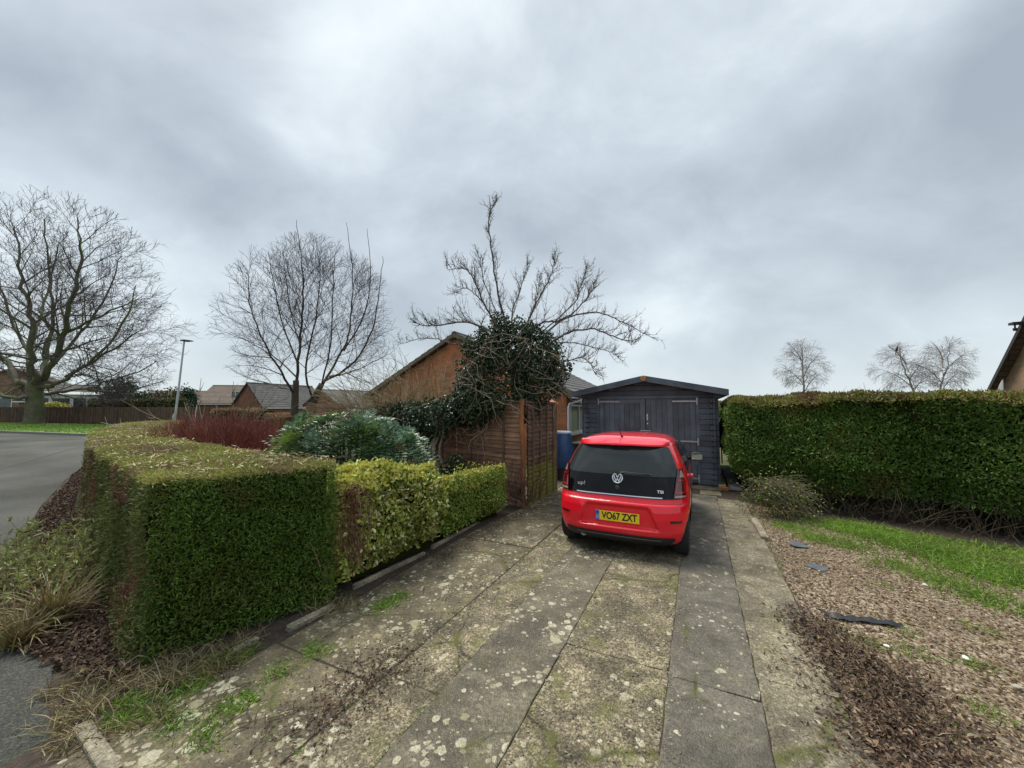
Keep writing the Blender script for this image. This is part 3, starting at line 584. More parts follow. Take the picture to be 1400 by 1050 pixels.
# pale trimmings lying on the flat hedge top
n = 5200; t2 = polyfill(Hyew, n); t2 = t2[fn(np.column_stack([t2, t2[:, 0]]), 1.7, 2.) > -.25]; n = len(t2); d = rvec(n); d[:, 2] *= .25
V, q = leaves(np.column_stack([t2, 1.35+rng.uniform(0, .03, n)]), d, rng.uniform(.04, .11, n), .016, 'diamond', .2, base=np.array([[0, 0, 1.]]))
tag(npmesh('hedge_trimmings', V, q, mats=[leafmat('trimmings', [(.34, .38, .12), (.24, .30, .08), (.42, .36, .18), (.30, .19, .10), (.22, .13, .07)], patch=(.30, .20, .12), pscale=1.4, plo=.5, phi=.58, trans=.1)]), 'pale dry trimmings strewn over the flat top of the conifer hedge', 'trimmings', kind='stuff')
n = 2600; pl2 = blobs(gp((1125, 865), (1150, 890), (1180, 930), (1210, 965), (1240, 1000), (1265, 1030), (1160, 915), (1105, 850), (1195, 1000), (1225, 1040), (1230, 930), (1290, 990)), n, .13)
litter('leaf_pile', pl2, .014, .048, 'ragged pile of brown dead leaves and stalks along the right driveway edge', .0, LIT, .035)
# brown bare gap in the variegated hedge
st = []
for i in range(90):
    x = rng.normal(-1.66, .1); y = rng.normal(4.12, .12); z = rng.uniform(.2, .9); p = np.array([x, y, z]); d = unit(np.array([rng.normal(0, .3), rng.normal(-.3, .3), 1.]))
    pp = [p+d*k_*.09+rng.normal(0, .01, 3) for k_ in range(4)]; st.append((pp, [.006, .005, .004, .002]))
V, q = tubes(st, 3); BRT = leafmat('bare_twigs', [(.12, .06, .035), (.18, .10, .06), (.07, .04, .025)], trans=0)
BLF = leafmat('brown_sprays', [(.17, .075, .03), (.11, .05, .025), (.24, .13, .06)], trans=.1)
n = 1500; Pq = np.column_stack([rng.normal(-1.68, .07, n), rng.normal(4.08, .08, n), rng.uniform(.45, 1.12, n)]); V2, q2 = leaves(Pq, rvec(n)-[0, .4, 0], .04, .009)
Vx, Qx = cat([(V, q), (V2, q2)])
o = npmesh('dead_foliage', Vx, Qx, mats=[BRT, BLF], midx=np.concatenate([np.zeros(len(q), int), np.ones(len(q2), int)]))
tag(o, 'withered brown conifer foliage between dark hedge and variegated hedge', 'dead foliage')
# right hedge: laurel-like on the left end, conifer to the right with a dark hollow
LAU = leafmat('privet_side', [(.24, .36, .09), (.035, .085, .012), (.065, .15, .02), (.11, .22, .03), (.045, .10, .015), (.19, .31, .06)], patch=(.13, .12, .03), pscale=.9, plo=.52, phi=.68, rough=.38, trans=.15, spec=.4)
LAUT = leafmat('privet_top', [(.17, .19, .035), (.25, .25, .06), (.10, .14, .025), (.26, .18, .08)], patch=(.12, .06, .035), pscale=1.6, plo=.56, phi=.66, trans=.2)
Hr = [tuple(D(*a_).xy) for a_ in ((.62, 9.45), (1.0, 9.0), (2.6, 8.45), (4.3, 7.85), (6.3, 7.2), (8.5, 6.2), (12, 4.6), (12.8, 6.3), (9, 8.1), (6.6, 9.1), (4.4, 9.8), (2.2, 11.5), (1.9, 17), (.75, 17), (.66, 12))]
Hc = np.array([D(3.15, 8.2, .75)])
def rb(Pa, Na):
    side = Na[:, 2] < .5; d = np.linalg.norm((Pa-Hc)/np.array([.6, .9, .6]), axis=1)
    bz = np.where(side & (Pa[:, 2] < .85), -.45*((.85-Pa[:, 2])/.55), 0)
    return np.where(side, .22*fn(Pa, .8, 2.)+.06*fn(Pa, 3.3, 1.)+bz-.42*np.exp(-d*d), .05*fn(Pa, 1.1, 5.))
rh = hedge('tall_hedge', Hr, 2.1, 3600, 2600, .06, .026, LAU, LAUT, 'tall dense dark green hedge on the right, bare at its foot', shape='oval', rough=.07, inset=.62, seed=2.0, z0=.33, basefn=rb, out=.4, rnd=.12)
# bare lower stems and twigs of that hedge
st = []
for i in range(480):
    f = rng.uniform(0, 1); r_ = .9+f*8; u_ = 9.0-(r_-1)*.36-((r_-6)*.12 if r_ > 6 else 0)+rng.uniform(.08, .7)
    p = np.array(D(r_, u_, 0)); n = 5; d = np.array([rng.normal(0, .3), rng.normal(-.1, .3), .75]); pp = [p]
    for k_ in range(n): d = d+rng.normal(0, .35, 3)*[1, 1, .6]; pp.append(pp[-1]+unit(d)*rng.uniform(.1, .17))
    r0 = rng.uniform(.003, .010); st.append((pp, np.linspace(r0, r0*.35, n+1)))
V, q = tubes(st, 4); npmesh('stems', V, q, mats=[barkmat('hedge_stem', (.035, .024, .017), (.11, .08, .055), gamt=.2)], parent=rh)
# twigs standing over its top
st = []
for i in range(260):
    r_ = rng.uniform(.9, 8); u_ = 9.6-(r_-1)*.36+rng.uniform(-.4, .5); p = np.array(D(r_, u_, 2.03)); d = np.array([rng.normal(0, .5), rng.normal(0, .4), 1.]); L = rng.uniform(.05, .2)*(2 if rng.random() < .12 else 1)
    pp = [p+unit(d)*L*k_/3+rng.normal(0, .008, 3) for k_ in range(4)]; st.append((pp, [.004, .0035, .003, .0015]))
V, q = tubes(st, 3); npmesh('twigs', V, q, mats=[BRT], parent=rh)
# ------------------------------------------------------------------ trees
def envd(p, d, c, r):
    q = (p-c)/r; e = d/r; a = e@e; b = 2*(q@e); cc = q@q-1; disc = b*b-4*a*cc
    return 0. if disc < 0 else (-b+math.sqrt(disc))/(2*a)
def ramify(limbs_, env, spac, lens, up, ang=(.55, .95), rt=.004, wob=.1, rk=.55, bend=.0, droop=0.0):
    """limbs_: [(pts, radii)]; grows nested side branches outward to the crown envelope"""
    out = []; c, r = np.array(env[0], float), np.array(env[1], float); nl = len(spac)
    def kids(pts, rr, lev):
        if lev >= nl: return
        seg = np.linalg.norm(np.diff(pts, axis=0), axis=1); s = np.concatenate([[0], np.cumsum(seg)]); T = s[-1]; pos = T*(.2 if lev == 0 else .12)+random.random()*spac[lev]*.6; k = random.random()*6
        while pos < T:
            i = min(len(pts)-2, int(np.searchsorted(s, pos))-1 if pos > 0 else 0); i = max(i, 0); f = (pos-s[i])/max(seg[i], 1e-6); p = pts[i]+(pts[i+1]-pts[i])*f; d = unit(pts[i+1]-pts[i]); r0 = rr[i]+(rr[i+1]-rr[i])*f
            k += 2.4+random.uniform(-.5, .5); e1 = unit(np.cross(d, [.3, .2, 1.])+1e-6); e2 = np.cross(d, e1); A = random.uniform(*ang); pd = e1*math.cos(k)+e2*math.sin(k)
            rad_ = unit((p-c)/r); dd = unit(d*math.cos(A)+pd*math.sin(A)+rad_*.25+np.array([0, 0, up])); t = pos/T
            L = lens[lev]*random.uniform(.65, 1.25)*(1.15-.55*t); E = envd(p, dd, c, r)*random.uniform(.68, 1.16)
            if L > E: L = E
            if L > lens[lev]*.12: grow(p, dd, L, max(rt, min(r0*random.uniform(rk*.75, rk*1.1), .02*L+rt)), lev+1)
            pos += spac[lev]*random.uniform(.6, 1.4)
    def grow(p, d, L, r0, lev):
        n = 6 if lev <= 1 else (4 if lev == 2 else 3); pp = [p]
        for i in range(n): d = unit(d+rng.normal(0, wob, 3)+np.array([0, 0, up*bend-droop])); pp.append(pp[-1]+d*L/n)
        pp = np.array(pp); rr = np.linspace(r0, max(rt*.6, r0*.3), n+1); out.append((pp, rr)); kids(pp, rr, lev)
    for pts, rr in limbs_: kids(pts, rr, 0)
    return out
def rtree(name, label, loc, trunk, limbs_, env, mats, spac, lens, up, group=None, thin=.03, **kw):
    root = empty(name, loc); tag(root, label, 'tree', group); L = [(smooth(p, 5), r_) for p, r_ in limbs_]; L = [(p, np.linspace(r_[0], r_[1], len(p))) for p, r_ in L]
    jig = [(p+np.concatenate([[[0, 0, 0]], rng.normal(0, 1, (len(p)-1, 3))*r_[:1][0]*.35]), r_) for p, r_ in L]
    sides_ = ramify(jig, env, spac, lens, up, **kw); tv = []
    for p, r_ in trunk:
        p = smooth(p, 5); rr = np.linspace(r_[0], r_[1], len(p)); zz = p[:, 2]; rr = rr*(1+.3*np.clip(1-zz/(r_[0]*1.6), 0, 1)**2); tv.append((p, rr))
    V, q = tubes(tv, 14); V = V+rng.normal(size=V.shape)*trunk[0][1][0]*.035; npmesh('trunk', V, q, mats=[mats[0]], smooth=True, parent=root)
    V, q = tubes(jig+[s for s in sides_ if s[1][0] > thin], 7); npmesh('limbs', V, q, mats=[mats[0]], smooth=True, parent=root)
    V, q = tubes([s for s in sides_ if s[1][0] <= thin], 3); npmesh('crown', V, q, mats=[mats[1]], parent=root); print(name, len(sides_)); return root
def smooth(pts, n=6):
    pts = np.array(pts); out = []; k = len(pts)
    for i in range(k-1):
        p0, p1, p2, p3 = pts[max(i-1, 0)], pts[i], pts[i+1], pts[min(i+2, k-1)]
        for j in range(n):
            t = j/n; out.append(.5*((2*p1)+(-p0+p2)*t+(2*p0-5*p1+4*p2-p3)*t*t+(-p0+3*p1-3*p2+p3)*t**3))
    out.append(pts[-1]); return np.array(out)
BARK1 = barkmat('bark_mossy', (.06, .052, .045), (.17, .145, .10), (.09, .125, .03), .9, 3)
TWG1 = barkmat('twig_dark', (.035, .028, .03), (.085, .065, .065), (.06, .06, .03), .3, 3)
# big bare tree on the far verge
TB = G(45, 581.5, .46); tb = np.array([TB.x, TB.y, .42])
def Lp(px, py, dy=0.0): return np.array(P(px, py, TB.y+dy))-tb          # survey of its limbs, in its own frame
F0 = (0, 0, 3.3); LB = [([F0, Lp(25, 520, 1), Lp(5, 490, 2), Lp(-30, 455, 2), Lp(-60, 400, 3)], (.25, .06)), ([F0, Lp(45, 500, -1), Lp(42, 440, -1.5), Lp(30, 380, -2), Lp(22, 310, -2)], (.28, .04)), ([F0, Lp(68, 505, 0), Lp(85, 460, -1), Lp(100, 405, -2), Lp(112, 350, -2), Lp(108, 300, -2)], (.28, .04)),
            ([(0, 0, 3.0), Lp(75, 525, 0), Lp(110, 505, .5), Lp(150, 480, 1), Lp(195, 450, 1)], (.2, .035)), ([(0, 0, 2.6), Lp(62, 538, 2), Lp(110, 533, 3), Lp(165, 515, 3), Lp(215, 495, 3)], (.18, .03)), ([(0, 0, 2.6), Lp(20, 545, -1), Lp(-20, 530, -1), Lp(-70, 500, -2)], (.2, .05)), ([F0, Lp(60, 500, 3), Lp(72, 440, 4), Lp(66, 370, 5), Lp(62, 300, 5)], (.22, .04)), ([F0, Lp(38, 480, 4), Lp(8, 420, 5), Lp(-10, 350, 5)], (.2, .05)),
            ([Lp(72, 498, 0), Lp(110, 455, 2), Lp(145, 405, 2), Lp(165, 350, 2)], (.14, .03)), ([Lp(90, 515, 1), Lp(130, 490, -3), Lp(175, 430, -4), Lp(185, 390, -4)], (.12, .03)), ([Lp(120, 533, 3), Lp(170, 535, 2), Lp(225, 520, 1)], (.08, .025)), ([Lp(44, 470), Lp(65, 400, 3), Lp(80, 330, 3)], (.13, .03)), ([Lp(90, 455, -1), Lp(140, 430, -1), Lp(190, 410, -2)], (.11, .03))]
rtree('bare_tree', 'large bare spreading tree with mossy trunk on the far grass verge', tb, [([(0, 0, 0), (.05, 0, 1.2), (-.05, 0, 2.4), (0, 0, 3.6)], (.54, .48))], LB, (Lp(46, 418), (12.3, 9.8, 9.5)), [BARK1, TWG1], (.75, .44, .34, .36), (4.2, 2.1, 1.1, .6), .08, thin=.035, rt=.011, wob=.11, rk=.5)
# twin-stemmed bare cherry behind the evergreen shrub
CB = np.array([-6.1, 11.0, 0.0])
def Lc(px, py, dy=0.0): return np.array(P(px, py, 11.0+dy))-CB
s0 = Lc(404, 590); s0[2] = 0; s1 = Lc(424, 590, .2); s1[2] = 0
LC = [([Lc(405, 525), Lc(410, 470, -.2), Lc(414, 420, -.3), Lc(413, 365, -.4), Lc(405, 300, -.4)], (0.043, .005)), ([Lc(438, 530, .3), Lc(462, 490, .6), Lc(478, 450, .7), Lc(482, 380, .6), Lc(474, 305, .6)], (0.040, .005)), ([Lc(403, 540), Lc(385, 510, -.6), Lc(362, 470, -1), Lc(345, 425, -1.2), Lc(338, 372, -1.3)], (0.036, .006)), ([Lc(405, 515), Lc(378, 490, .6), Lc(345, 470, .9), Lc(312, 452, 1)], (0.025, .005)),
      ([Lc(428, 550, .2), Lc(418, 500, -.5), Lc(430, 440, -.8), Lc(437, 380, -.9), Lc(432, 325, -.9)], (0.032, .005)), ([Lc(445, 520, .3), Lc(480, 500, -.5), Lc(505, 460, -.8), Lc(517, 410, -1), Lc(524, 350, -1)], (0.036, .005)), ([Lc(408, 500), Lc(385, 440, .2), Lc(375, 390, .2), Lc(366, 345, .2)], (0.025, .005)), ([Lc(450, 515, .3), Lc(490, 505, 1), Lc(528, 485, 1.2)], (0.025, .005)), ([Lc(470, 480, .6), Lc(498, 430, .6), Lc(507, 370, .6), Lc(501, 312, .6)], (0.025, .005)),
      ([Lc(404, 535), Lc(370, 525, .8), Lc(335, 515, 1.2), Lc(308, 500, 1.2)], (0.022, .005)), ([Lc(410, 470, -.2), Lc(396, 420, .5), Lc(386, 335, .6)], (0.022, .004)), ([Lc(440, 525, .3), Lc(452, 470, -1), Lc(455, 400, -1.2), Lc(458, 350, -1.3)], (0.025, .005))]
rtree('cherry_tree', 'bare twin-stemmed tree with upright twigs behind the glossy evergreen shrub', CB, [([s0, Lc(403, 560), Lc(405, 520)], (.12, .075)), ([s1, Lc(428, 555, .2), Lc(440, 525, .3)], (.12, .075))], LC, (Lc(424, 450), (2.55, 2.1, 2.75)),
     [barkmat('bark_cherry', (.035, .025, .02), (.10, .07, .055), (.07, .08, .03), .5, 6), TWG1], (.17, .13, .11), (1.35, .72, .34), .2, thin=.012, rt=.0034, wob=.1, rk=.5, ang=(.6, 1.1))
# ivy-clad apple tree over the fence corner
AB = np.array([P(703, 560, 8.1).x, 8.1, 0.0])
def La(px, py, dy=0.0): return np.array(P(px, py, 8.2+dy))-AB
BRA = barkmat('bark_apple', (.045, .038, .032), (.125, .105, .088), (.08, .085, .04), .4, 8)
limbs = [([(703, 500), (690, 440), (680, 395), (672, 340), (668, 300), (678, 275)], (0, 0, 0, 0, 0, 0), .04),
         ([(700, 480), (675, 440), (655, 400), (640, 370), (612, 368)], (0, -.3, -.5, -.6, -.8), .032),
         ([(695, 490), (660, 450), (630, 440), (595, 446), (565, 441)], (0, -.6, -1, -1.2, -1.5), .035),
         ([(695, 500), (660, 475), (620, 470), (585, 462), (548, 470)], (0, .5, .9, 1.2, 1.4), .032),
         ([(710, 480), (722, 440), (738, 405), (752, 380), (759, 356)], (0, -.2, -.4, -.5, -.5), .03),
         ([(710, 490), (735, 445), (770, 436), (800, 410), (815, 386)], (0, -.4, -.7, -.9, -1), .034),
         ([(715, 490), (765, 440), (815, 427), (850, 440), (887, 459)], (0, .4, .6, .6, .5), .036),
         ([(715, 500), (765, 461), (807, 450), (849, 464), (868, 468)], (0, -.7, -1.1, -1.3, -1.5), .032),
         ([(715, 510), (769, 495), (800, 490), (815, 512)], (0, -.5, -.8, -1), .024),
         ([(705, 480), (700, 430), (712, 395), (722, 360)], (0, .5, .8, .9), .026),
         ([(700, 480), (665, 420), (640, 395), (625, 400)], (0, .6, .9, 1), .024),
         ([(715, 490), (752, 470), (790, 470), (830, 480), (845, 487)], (0, .7, 1.2, 1.4, 1.4), .026),
         ([(700, 470), (665, 395), (655, 350)], (0, -.2, -.4), .02), ([(705, 470), (730, 420), (738, 378)], (0, .3, .6), .02), ([(710, 480), (780, 420), (793, 395), (800, 372)], (0, .2, .3, .3), .024)]
root = empty('apple_tree', AB); tag(root, 'gnarled bare apple tree with ivy-smothered head above the fence corner', 'tree')
def smooth(pts, n=6):
    pts = np.array(pts); out = []; k = len(pts)
    for i in range(k-1):
        p0, p1, p2, p3 = pts[max(i-1, 0)], pts[i], pts[i+1], pts[min(i+2, k-1)]
        for j in range(n):
            t = j/n; out.append(.5*((2*p1)+(-p0+p2)*t+(2*p0-5*p1+4*p2-p3)*t*t+(-p0+3*p1-3*p2+p3)*t**3))
    out.append(pts[-1]); return np.array(out)
TL = []; LL = []
tr = smooth([(.05, 0, 0), (0, 0, .9), (.08, .05, 1.7), La(703, 520), La(705, 480)], 6); LL.append((tr, np.linspace(.13, .07, len(tr))))
def spur(p, d, L, r):
    k = 4; pp = [p]; 
    for i in range(k): d = unit(d+rng.normal(0, .11, 3)+[0, 0, .07]); pp.append(pp[-1]+d*L/k)
    pp = np.array(pp); TL.append((pp, np.linspace(r, r*.45, k+1))); return pp, d
def side(p, d, L, r, lev):
    pp, d = spur(p, d, L, r)
    for q in pp[1:]:
        for _ in range(2 if lev else 1):
            if rng.random() < .85: spur(q, unit(d*.5+rvec(1)[0]), rng.uniform(.03, .09), max(.003, r*.6))
        if lev > 0 and rng.random() < .75: side(q, unit(d+rvec(1)[0]*.7+[0, 0, .25]), L*rng.uniform(.4, .75), r*.65, lev-1)
for px, dy, r in limbs:
    pts = smooth([La(x, y, e) for (x, y), e in zip(px, dy)], 7); pts = pts+np.concatenate([[[0, 0, 0]], rng.normal(0, .009, (len(pts)-1, 3))])
    rr = np.linspace(r*.72, .005, len(pts)); LL.append((pts, rr))
    for i in range(6, len(pts)):
        d = unit(pts[i]-pts[i-1]); f = i/len(pts)
        for _ in range(2):
            if rng.random() < .9: side(pts[i], unit(d*.7+rvec(1)[0]*.65+[0, 0, .4]), rng.uniform(.14, .46)*(1.15-f*.5), .006, 1 if rng.random() < .55 else 0)
        if rng.random() < .8: spur(pts[i], unit(rvec(1)[0]), rng.uniform(.03, .08), .006)
V, q = tubes(LL, 7); npmesh('trunk', V, q, mats=[BRA], smooth=True, parent=root)
V, q = tubes(TL, 3); npmesh('crown', V, q, mats=[BRA], parent=root)
# pale tangled twigs hanging about the ivy
st = []
for i in range(85):
    a = rng.uniform(0, 6.28); p = La(700+60*math.cos(a), 505+45*math.sin(a), -.95+rng.uniform(0, .5)); d = unit(np.array([rng.normal(0, 1), rng.normal(-.2, .25), rng.normal(-.3, .7)])); pp = [p]
    for k in range(6): d = unit(d+rng.normal(0, .35, 3)-[0, 0, .1]); pp.append(pp[-1]+d*rng.uniform(.08, .16))
    st.append((np.array(pp), np.linspace(.007, .0025, 7)))
PALE = barkmat('pale_twig', (.15, .12, .09), (.30, .25, .19), (.15, .14, .07), .3, 8)
V, q = tubes(st, 3); npmesh('hanging_twigs', V, q, mats=[PALE], parent=root)
# ivy
IVY = leafmat('ivy_leaves', [(.012, .028, .01), (.02, .045, .014), (.032, .062, .02), (.015, .035, .012), (.055, .095, .035)], trans=.1, rough=.3, spec=.55)
def leafball(name, centres, n, L, W, mat, parent=None, dens_shell=.55, core=True, base=None):
    tot = sum(r[0]*r[1]+r[1]*r[2]+r[0]*r[2] for c, r in centres); parts = []
    for c, r in centres:
        k = int(n*(r[0]*r[1]+r[1]*r[2]+r[0]*r[2])/tot); u = rvec(k); f = rng.uniform(dens_shell, 1.03, (k, 1))
        f = f*(1+.22*fn(u*2.2+np.array(c)*2, 1.6)[:, None]); Pp = np.array(c)+u*f*np.array(r)*(1+(rng.random((k, 1)) < .04)*rng.uniform(.05, .35, (k, 1))); d = u*.5+rvec(k)*.8-np.array([0, 0, .35])
        parts.append(leaves(Pp, d, rng.uniform(.6, 1.25, k)*L, rng.uniform(.7, 1.2, k)*W, 'oval', .2, base=u))
    V, q = cat(parts); return npmesh(name, V, q, mats=[mat], parent=parent)
cs = [(La(655, 514, -.3), (.35, .35, .5)), (La(640, 539, -.4), (.3, .3, .25)), (La(760, 514, -.2), (.22, .3, .45)), (La(720, 559, -.2), (.35, .3, .25)), (La(683, 439), (.2, .2, .22)), (La(730, 454), (.25, .25, .2)), (La(700, 489), (.72, .65, .5)), (La(735, 494, -.1), (.55, .6, .62)), (La(665, 484, -.1), (.45, .5, .45)), (La(690, 539), (.85, .6, .4)), (La(750, 484), (.3, .4, .4)), (La(700, 454), (.5, .5, .35)), (La(735, 529, -.1), (.5, .4, .4)), (La(655, 554, -.1), (.4, .4, .3)), (La(672, 466, -.2), (.3, .3, .3))]
for i in range(26): a_ = rng.uniform(0, 6.28); q_ = rng.uniform(.8, 1.25); s_ = rng.uniform(.09, .2); cs.append((La(702+62*q_*math.cos(a_), 497-62*q_*math.sin(a_)*(.8 if math.sin(a_) > 0 else 1), rng.uniform(-.6, .1)), (s_, s_, s_*rng.uniform(.8, 1.8))))
leafball('ivy', cs, 17000, .056, .05, IVY, root)
# ivy bank along the top of the fence to the left
ivr = empty('ivy', (0, 0, 0)); tag(ivr, 'dark ivy bank draped over the top of the brown lapped fence', 'ivy')
cs = []
for i in range(15):
    f = i/14; px = 660-f*150; cs.append((np.array(P(px, 553+16*abs(math.sin(i*1.9))-(6 if f < .3 else 0)+f*8, 8.0+f*1.6)), (.4, .35, .3+.1*math.sin(i*2.3))))
for px, py, Y_, r in ((592, 590, 8.1, .32), (600, 570, 8.0, .4), (650, 560, 7.7, .3), (625, 634, 7.75, .22), (612, 638, 7.8, .17), (585, 610, 8.2, .25), (640, 540, 8.0, .35), (570, 575, 8.2, .35), (545, 565, 8.8, .3)): cs.append((np.array(P(px, py, Y_)), (r, r*.7, r*.8)))
leafball('foliage', cs, 15000, .06, .055, IVY, ivr)
st = []
for i in range(34):
    p = np.array(P(rng.uniform(585, 680), rng.uniform(540, 600), 7.62)); p[1] = 7.5+(.21-p[0])*.48-.1; pp = [p]; d = np.array([rng.normal(0, .5), -.02, -1.])
    for k in range(9): d = unit(d+rng.normal(0, .45, 3)*[1, .08, 1]); pp.append(pp[-1]+d*rng.uniform(.05, .11))
    st.append((np.array(pp), np.linspace(.008, .003, 10)))
for x0, x1 in ((592, 600), (600, 590), (585, 596), (606, 602)):
    pp = np.array([np.array(P(x0+(x1-x0)*k/7+4*math.sin(k*1.4), 665-k*14, 8.0)) for k in range(8)]); st.append((pp, np.linspace(.035, .02, 8)))
V, q = tubes(st, 5); npmesh('stems', V, q, mats=[PALE], parent=ivr)
# rampant tan twigs over the left end of the ivy
root = empty('bare_shrub', P(575, 560, 9.6)); tag(root, 'arching tan bare shrub in front of the brick gable above the ivy', 'shrub'); base = np.array(root.location); st = []
for i in range(620):
    a = rng.uniform(-1.7, 1.3); p = np.array([rng.uniform(-1.7, 1.0), rng.uniform(-.5, .5), -.6+rng.uniform(0, .4)]); d = unit(np.array([a, rng.normal(0, .5), 1.1])); L = rng.uniform(.7, 2.2); pp = [p]
    for k in range(8): d = unit(d+rng.normal(0, .12, 3)+[.03*a, 0, -.09]); pp.append(pp[-1]+d*L/8)
    st.append((np.array(pp), np.linspace(.010, .003, 9)))
    for k in range(3, 8):
        if rng.random() < .6: d2 = unit(d+rng.normal(0, .7, 3)); st.append((np.array([pp[k], pp[k]+d2*.14, pp[k]+d2*.25]), np.array([.0035, .003, .0015])))
TAN = barkmat('tan_twig', (.16, .12, .06), (.36, .27, .16), (.14, .14, .05), .5, 6)
V, q = tubes(st, 3); npmesh('twigs', V, q, mats=[TAN], parent=root)
# red-stemmed shrub
def stemshrub(name, label, loc, rx, ry, h0, h1, n, r, mat, spread=.35, brn=3, wob=.12, branchy=.5):
    root = empty(name, loc); tag(root, label, 'shrub'); st = []
    for i in range(n):
        a = rng.uniform(0, 6.28); f = math.sqrt(rng.random()); p = np.array([rx*f*math.cos(a), ry*f*math.sin(a), 0]); H = rng.uniform(h0, h1)*(1-.22*f*f)
        d = unit(np.array([p[0]/rx*spread, p[1]/ry*spread, 1.])+rng.normal(0, .18, 3)); pp = [p*.6]
        for k in range(7): d = unit(d+rng.normal(0, wob, 3)); pp.append(pp[-1]+d*H/7)
        st.append((np.array(pp), np.linspace(r, r*.35, 8)))
        for k in range(2, 7):
            for _ in range(brn):
                if rng.random() < branchy: d2 = unit(d+rng.normal(0, .55, 3)+[0, 0, .3]); L = rng.uniform(.1, .35)*H*.5; q_ = pp[k]; st.append((np.array([q_, q_+d2*L*.5, q_+unit(d2+[0, 0, .2])*L]), np.array([r*.5, r*.4, r*.2])))
    V, q = tubes(st, 3); npmesh('stems', V, q, mats=[mat], parent=root); return root
REDT = leafmat('red_stems', [(.20, .04, .03), (.27, .075, .05), (.13, .03, .025), (.34, .13, .08), (.22, .09, .06)], trans=0, rough=.6)
for i, (px, Y_, rx) in enumerate(((280, 7.9, .5), (335, 7.5, .66))):
    p = P(px, 560, Y_); stemshrub('red_shrub', ['left mound of the dense red-stemmed shrub behind the clipped hedge', 'right mound of the dense red-stemmed shrub beside the glossy evergreen'][i], (p.x, p.y, 0), rx+.1, .6, 1.72, 1.98, 620, .006, REDT, .3, 3, .1, .75)['group'] = 'red-stemmed shrubs behind the hedge'
p = P(298, 560, 11.0); stemshrub('pale_shrub', 'pale bare branching shrub standing behind the red shrub', (p.x, p.y, 0), 1.0, .6, 2.3, 3.2, 26, .018, leafmat('pale_stems', [(.26, .22, .15), (.34, .29, .2), (.20, .17, .11)], trans=0), .8, 2, .16, .7)
p = P(240, 560, 14.0); stemshrub('crimson_shrub', 'small crimson twiggy shrub beside the lamp post foot', (P(262, 560, 11).x, 11, 0), .5, .4, 1.6, 2.0, 120, .005, REDT, .4, 3, .15, .6)
# mahonia
MAH = leafmat('mahonia_leaflets', [(.03, .08, .035), (.07, .15, .075), (.13, .23, .14), (.22, .33, .24), (.05, .12, .04), (.11, .19, .05)], trans=.12, rough=.35, spec=.6)
MAHY = leafmat('mahonia_young', [(.12, .19, .03), (.17, .24, .05), (.09, .15, .03)], trans=.3, rough=.35)
root = empty('evergreen_shrub', (-2.48, 5.85, 0)); tag(root, 'wide glossy blue-green shrub with spiny fern-like leaves behind the hedge', 'shrub')
parts = []; st = []; mi = []
for i in range(84):
    f = rng.uniform(0, 1); cx = -.88+f*1.8; cy = rng.uniform(-.55, .55); dome = 1-.28*abs((f-.45)/.55)**3-.2*(cy/.55)**2
    tier = rng.random()**.7; cz = .85+(.95*dome-.05)*tier*.95; c = np.array([cx, cy, cz]); outw = unit(np.array([(cx)*.8, cy*1.0-.15, .8*tier+.05])); young = rng.random() < .14 and tier > .6
    st.append((np.array([[cx*.7, cy*.6, .1], [cx*.9, cy*.8, cz*.6], c]), np.array([.014, .012, .009])))
    for k in range(9):
        a = k*2.4+rng.uniform(-.3, .3); e1 = unit(np.cross(outw, [0, 0, 1.])+1e-3); e2 = np.cross(outw, e1); d = unit(e1*math.cos(a)+e2*math.sin(a)+outw*rng.uniform(.15, .7)); L = rng.uniform(.32, .52)
        m = 9; t = np.linspace(.12, 1, m)[:, None]; rach = c+d*L*t+np.array([0, 0, -.4])*L*t*t; upn = unit(np.cross(np.cross(d, [0, 0, 1.]), d)+1e-6); s = unit(np.cross(d, [0, 0, 1.])+1e-6)
        for sg in (-1, 1):
            dd = sg*s*1.0+d*.45+upn*.18+rng.normal(0, .06, (m, 3)); ll = .12*(1-.5*np.abs(t[:, 0]*1.5-.6)); parts.append(leaves(rach, dd, ll, ll*.26, 'diamond', .12, base=np.tile(upn, (m, 1)))); mi += [1 if young else 0]*m
        parts.append(leaves(rach[-1:], d[None], .07, .032, 'diamond', .1, base=upn[None])); mi += [1 if young else 0]
V, q = cat(parts); npmesh('foliage', V, q, mats=[MAH, MAHY], midx=mi, parent=root); V, q = tubes(st, 4); npmesh('stems', V, q, mats=[BRN], parent=root)
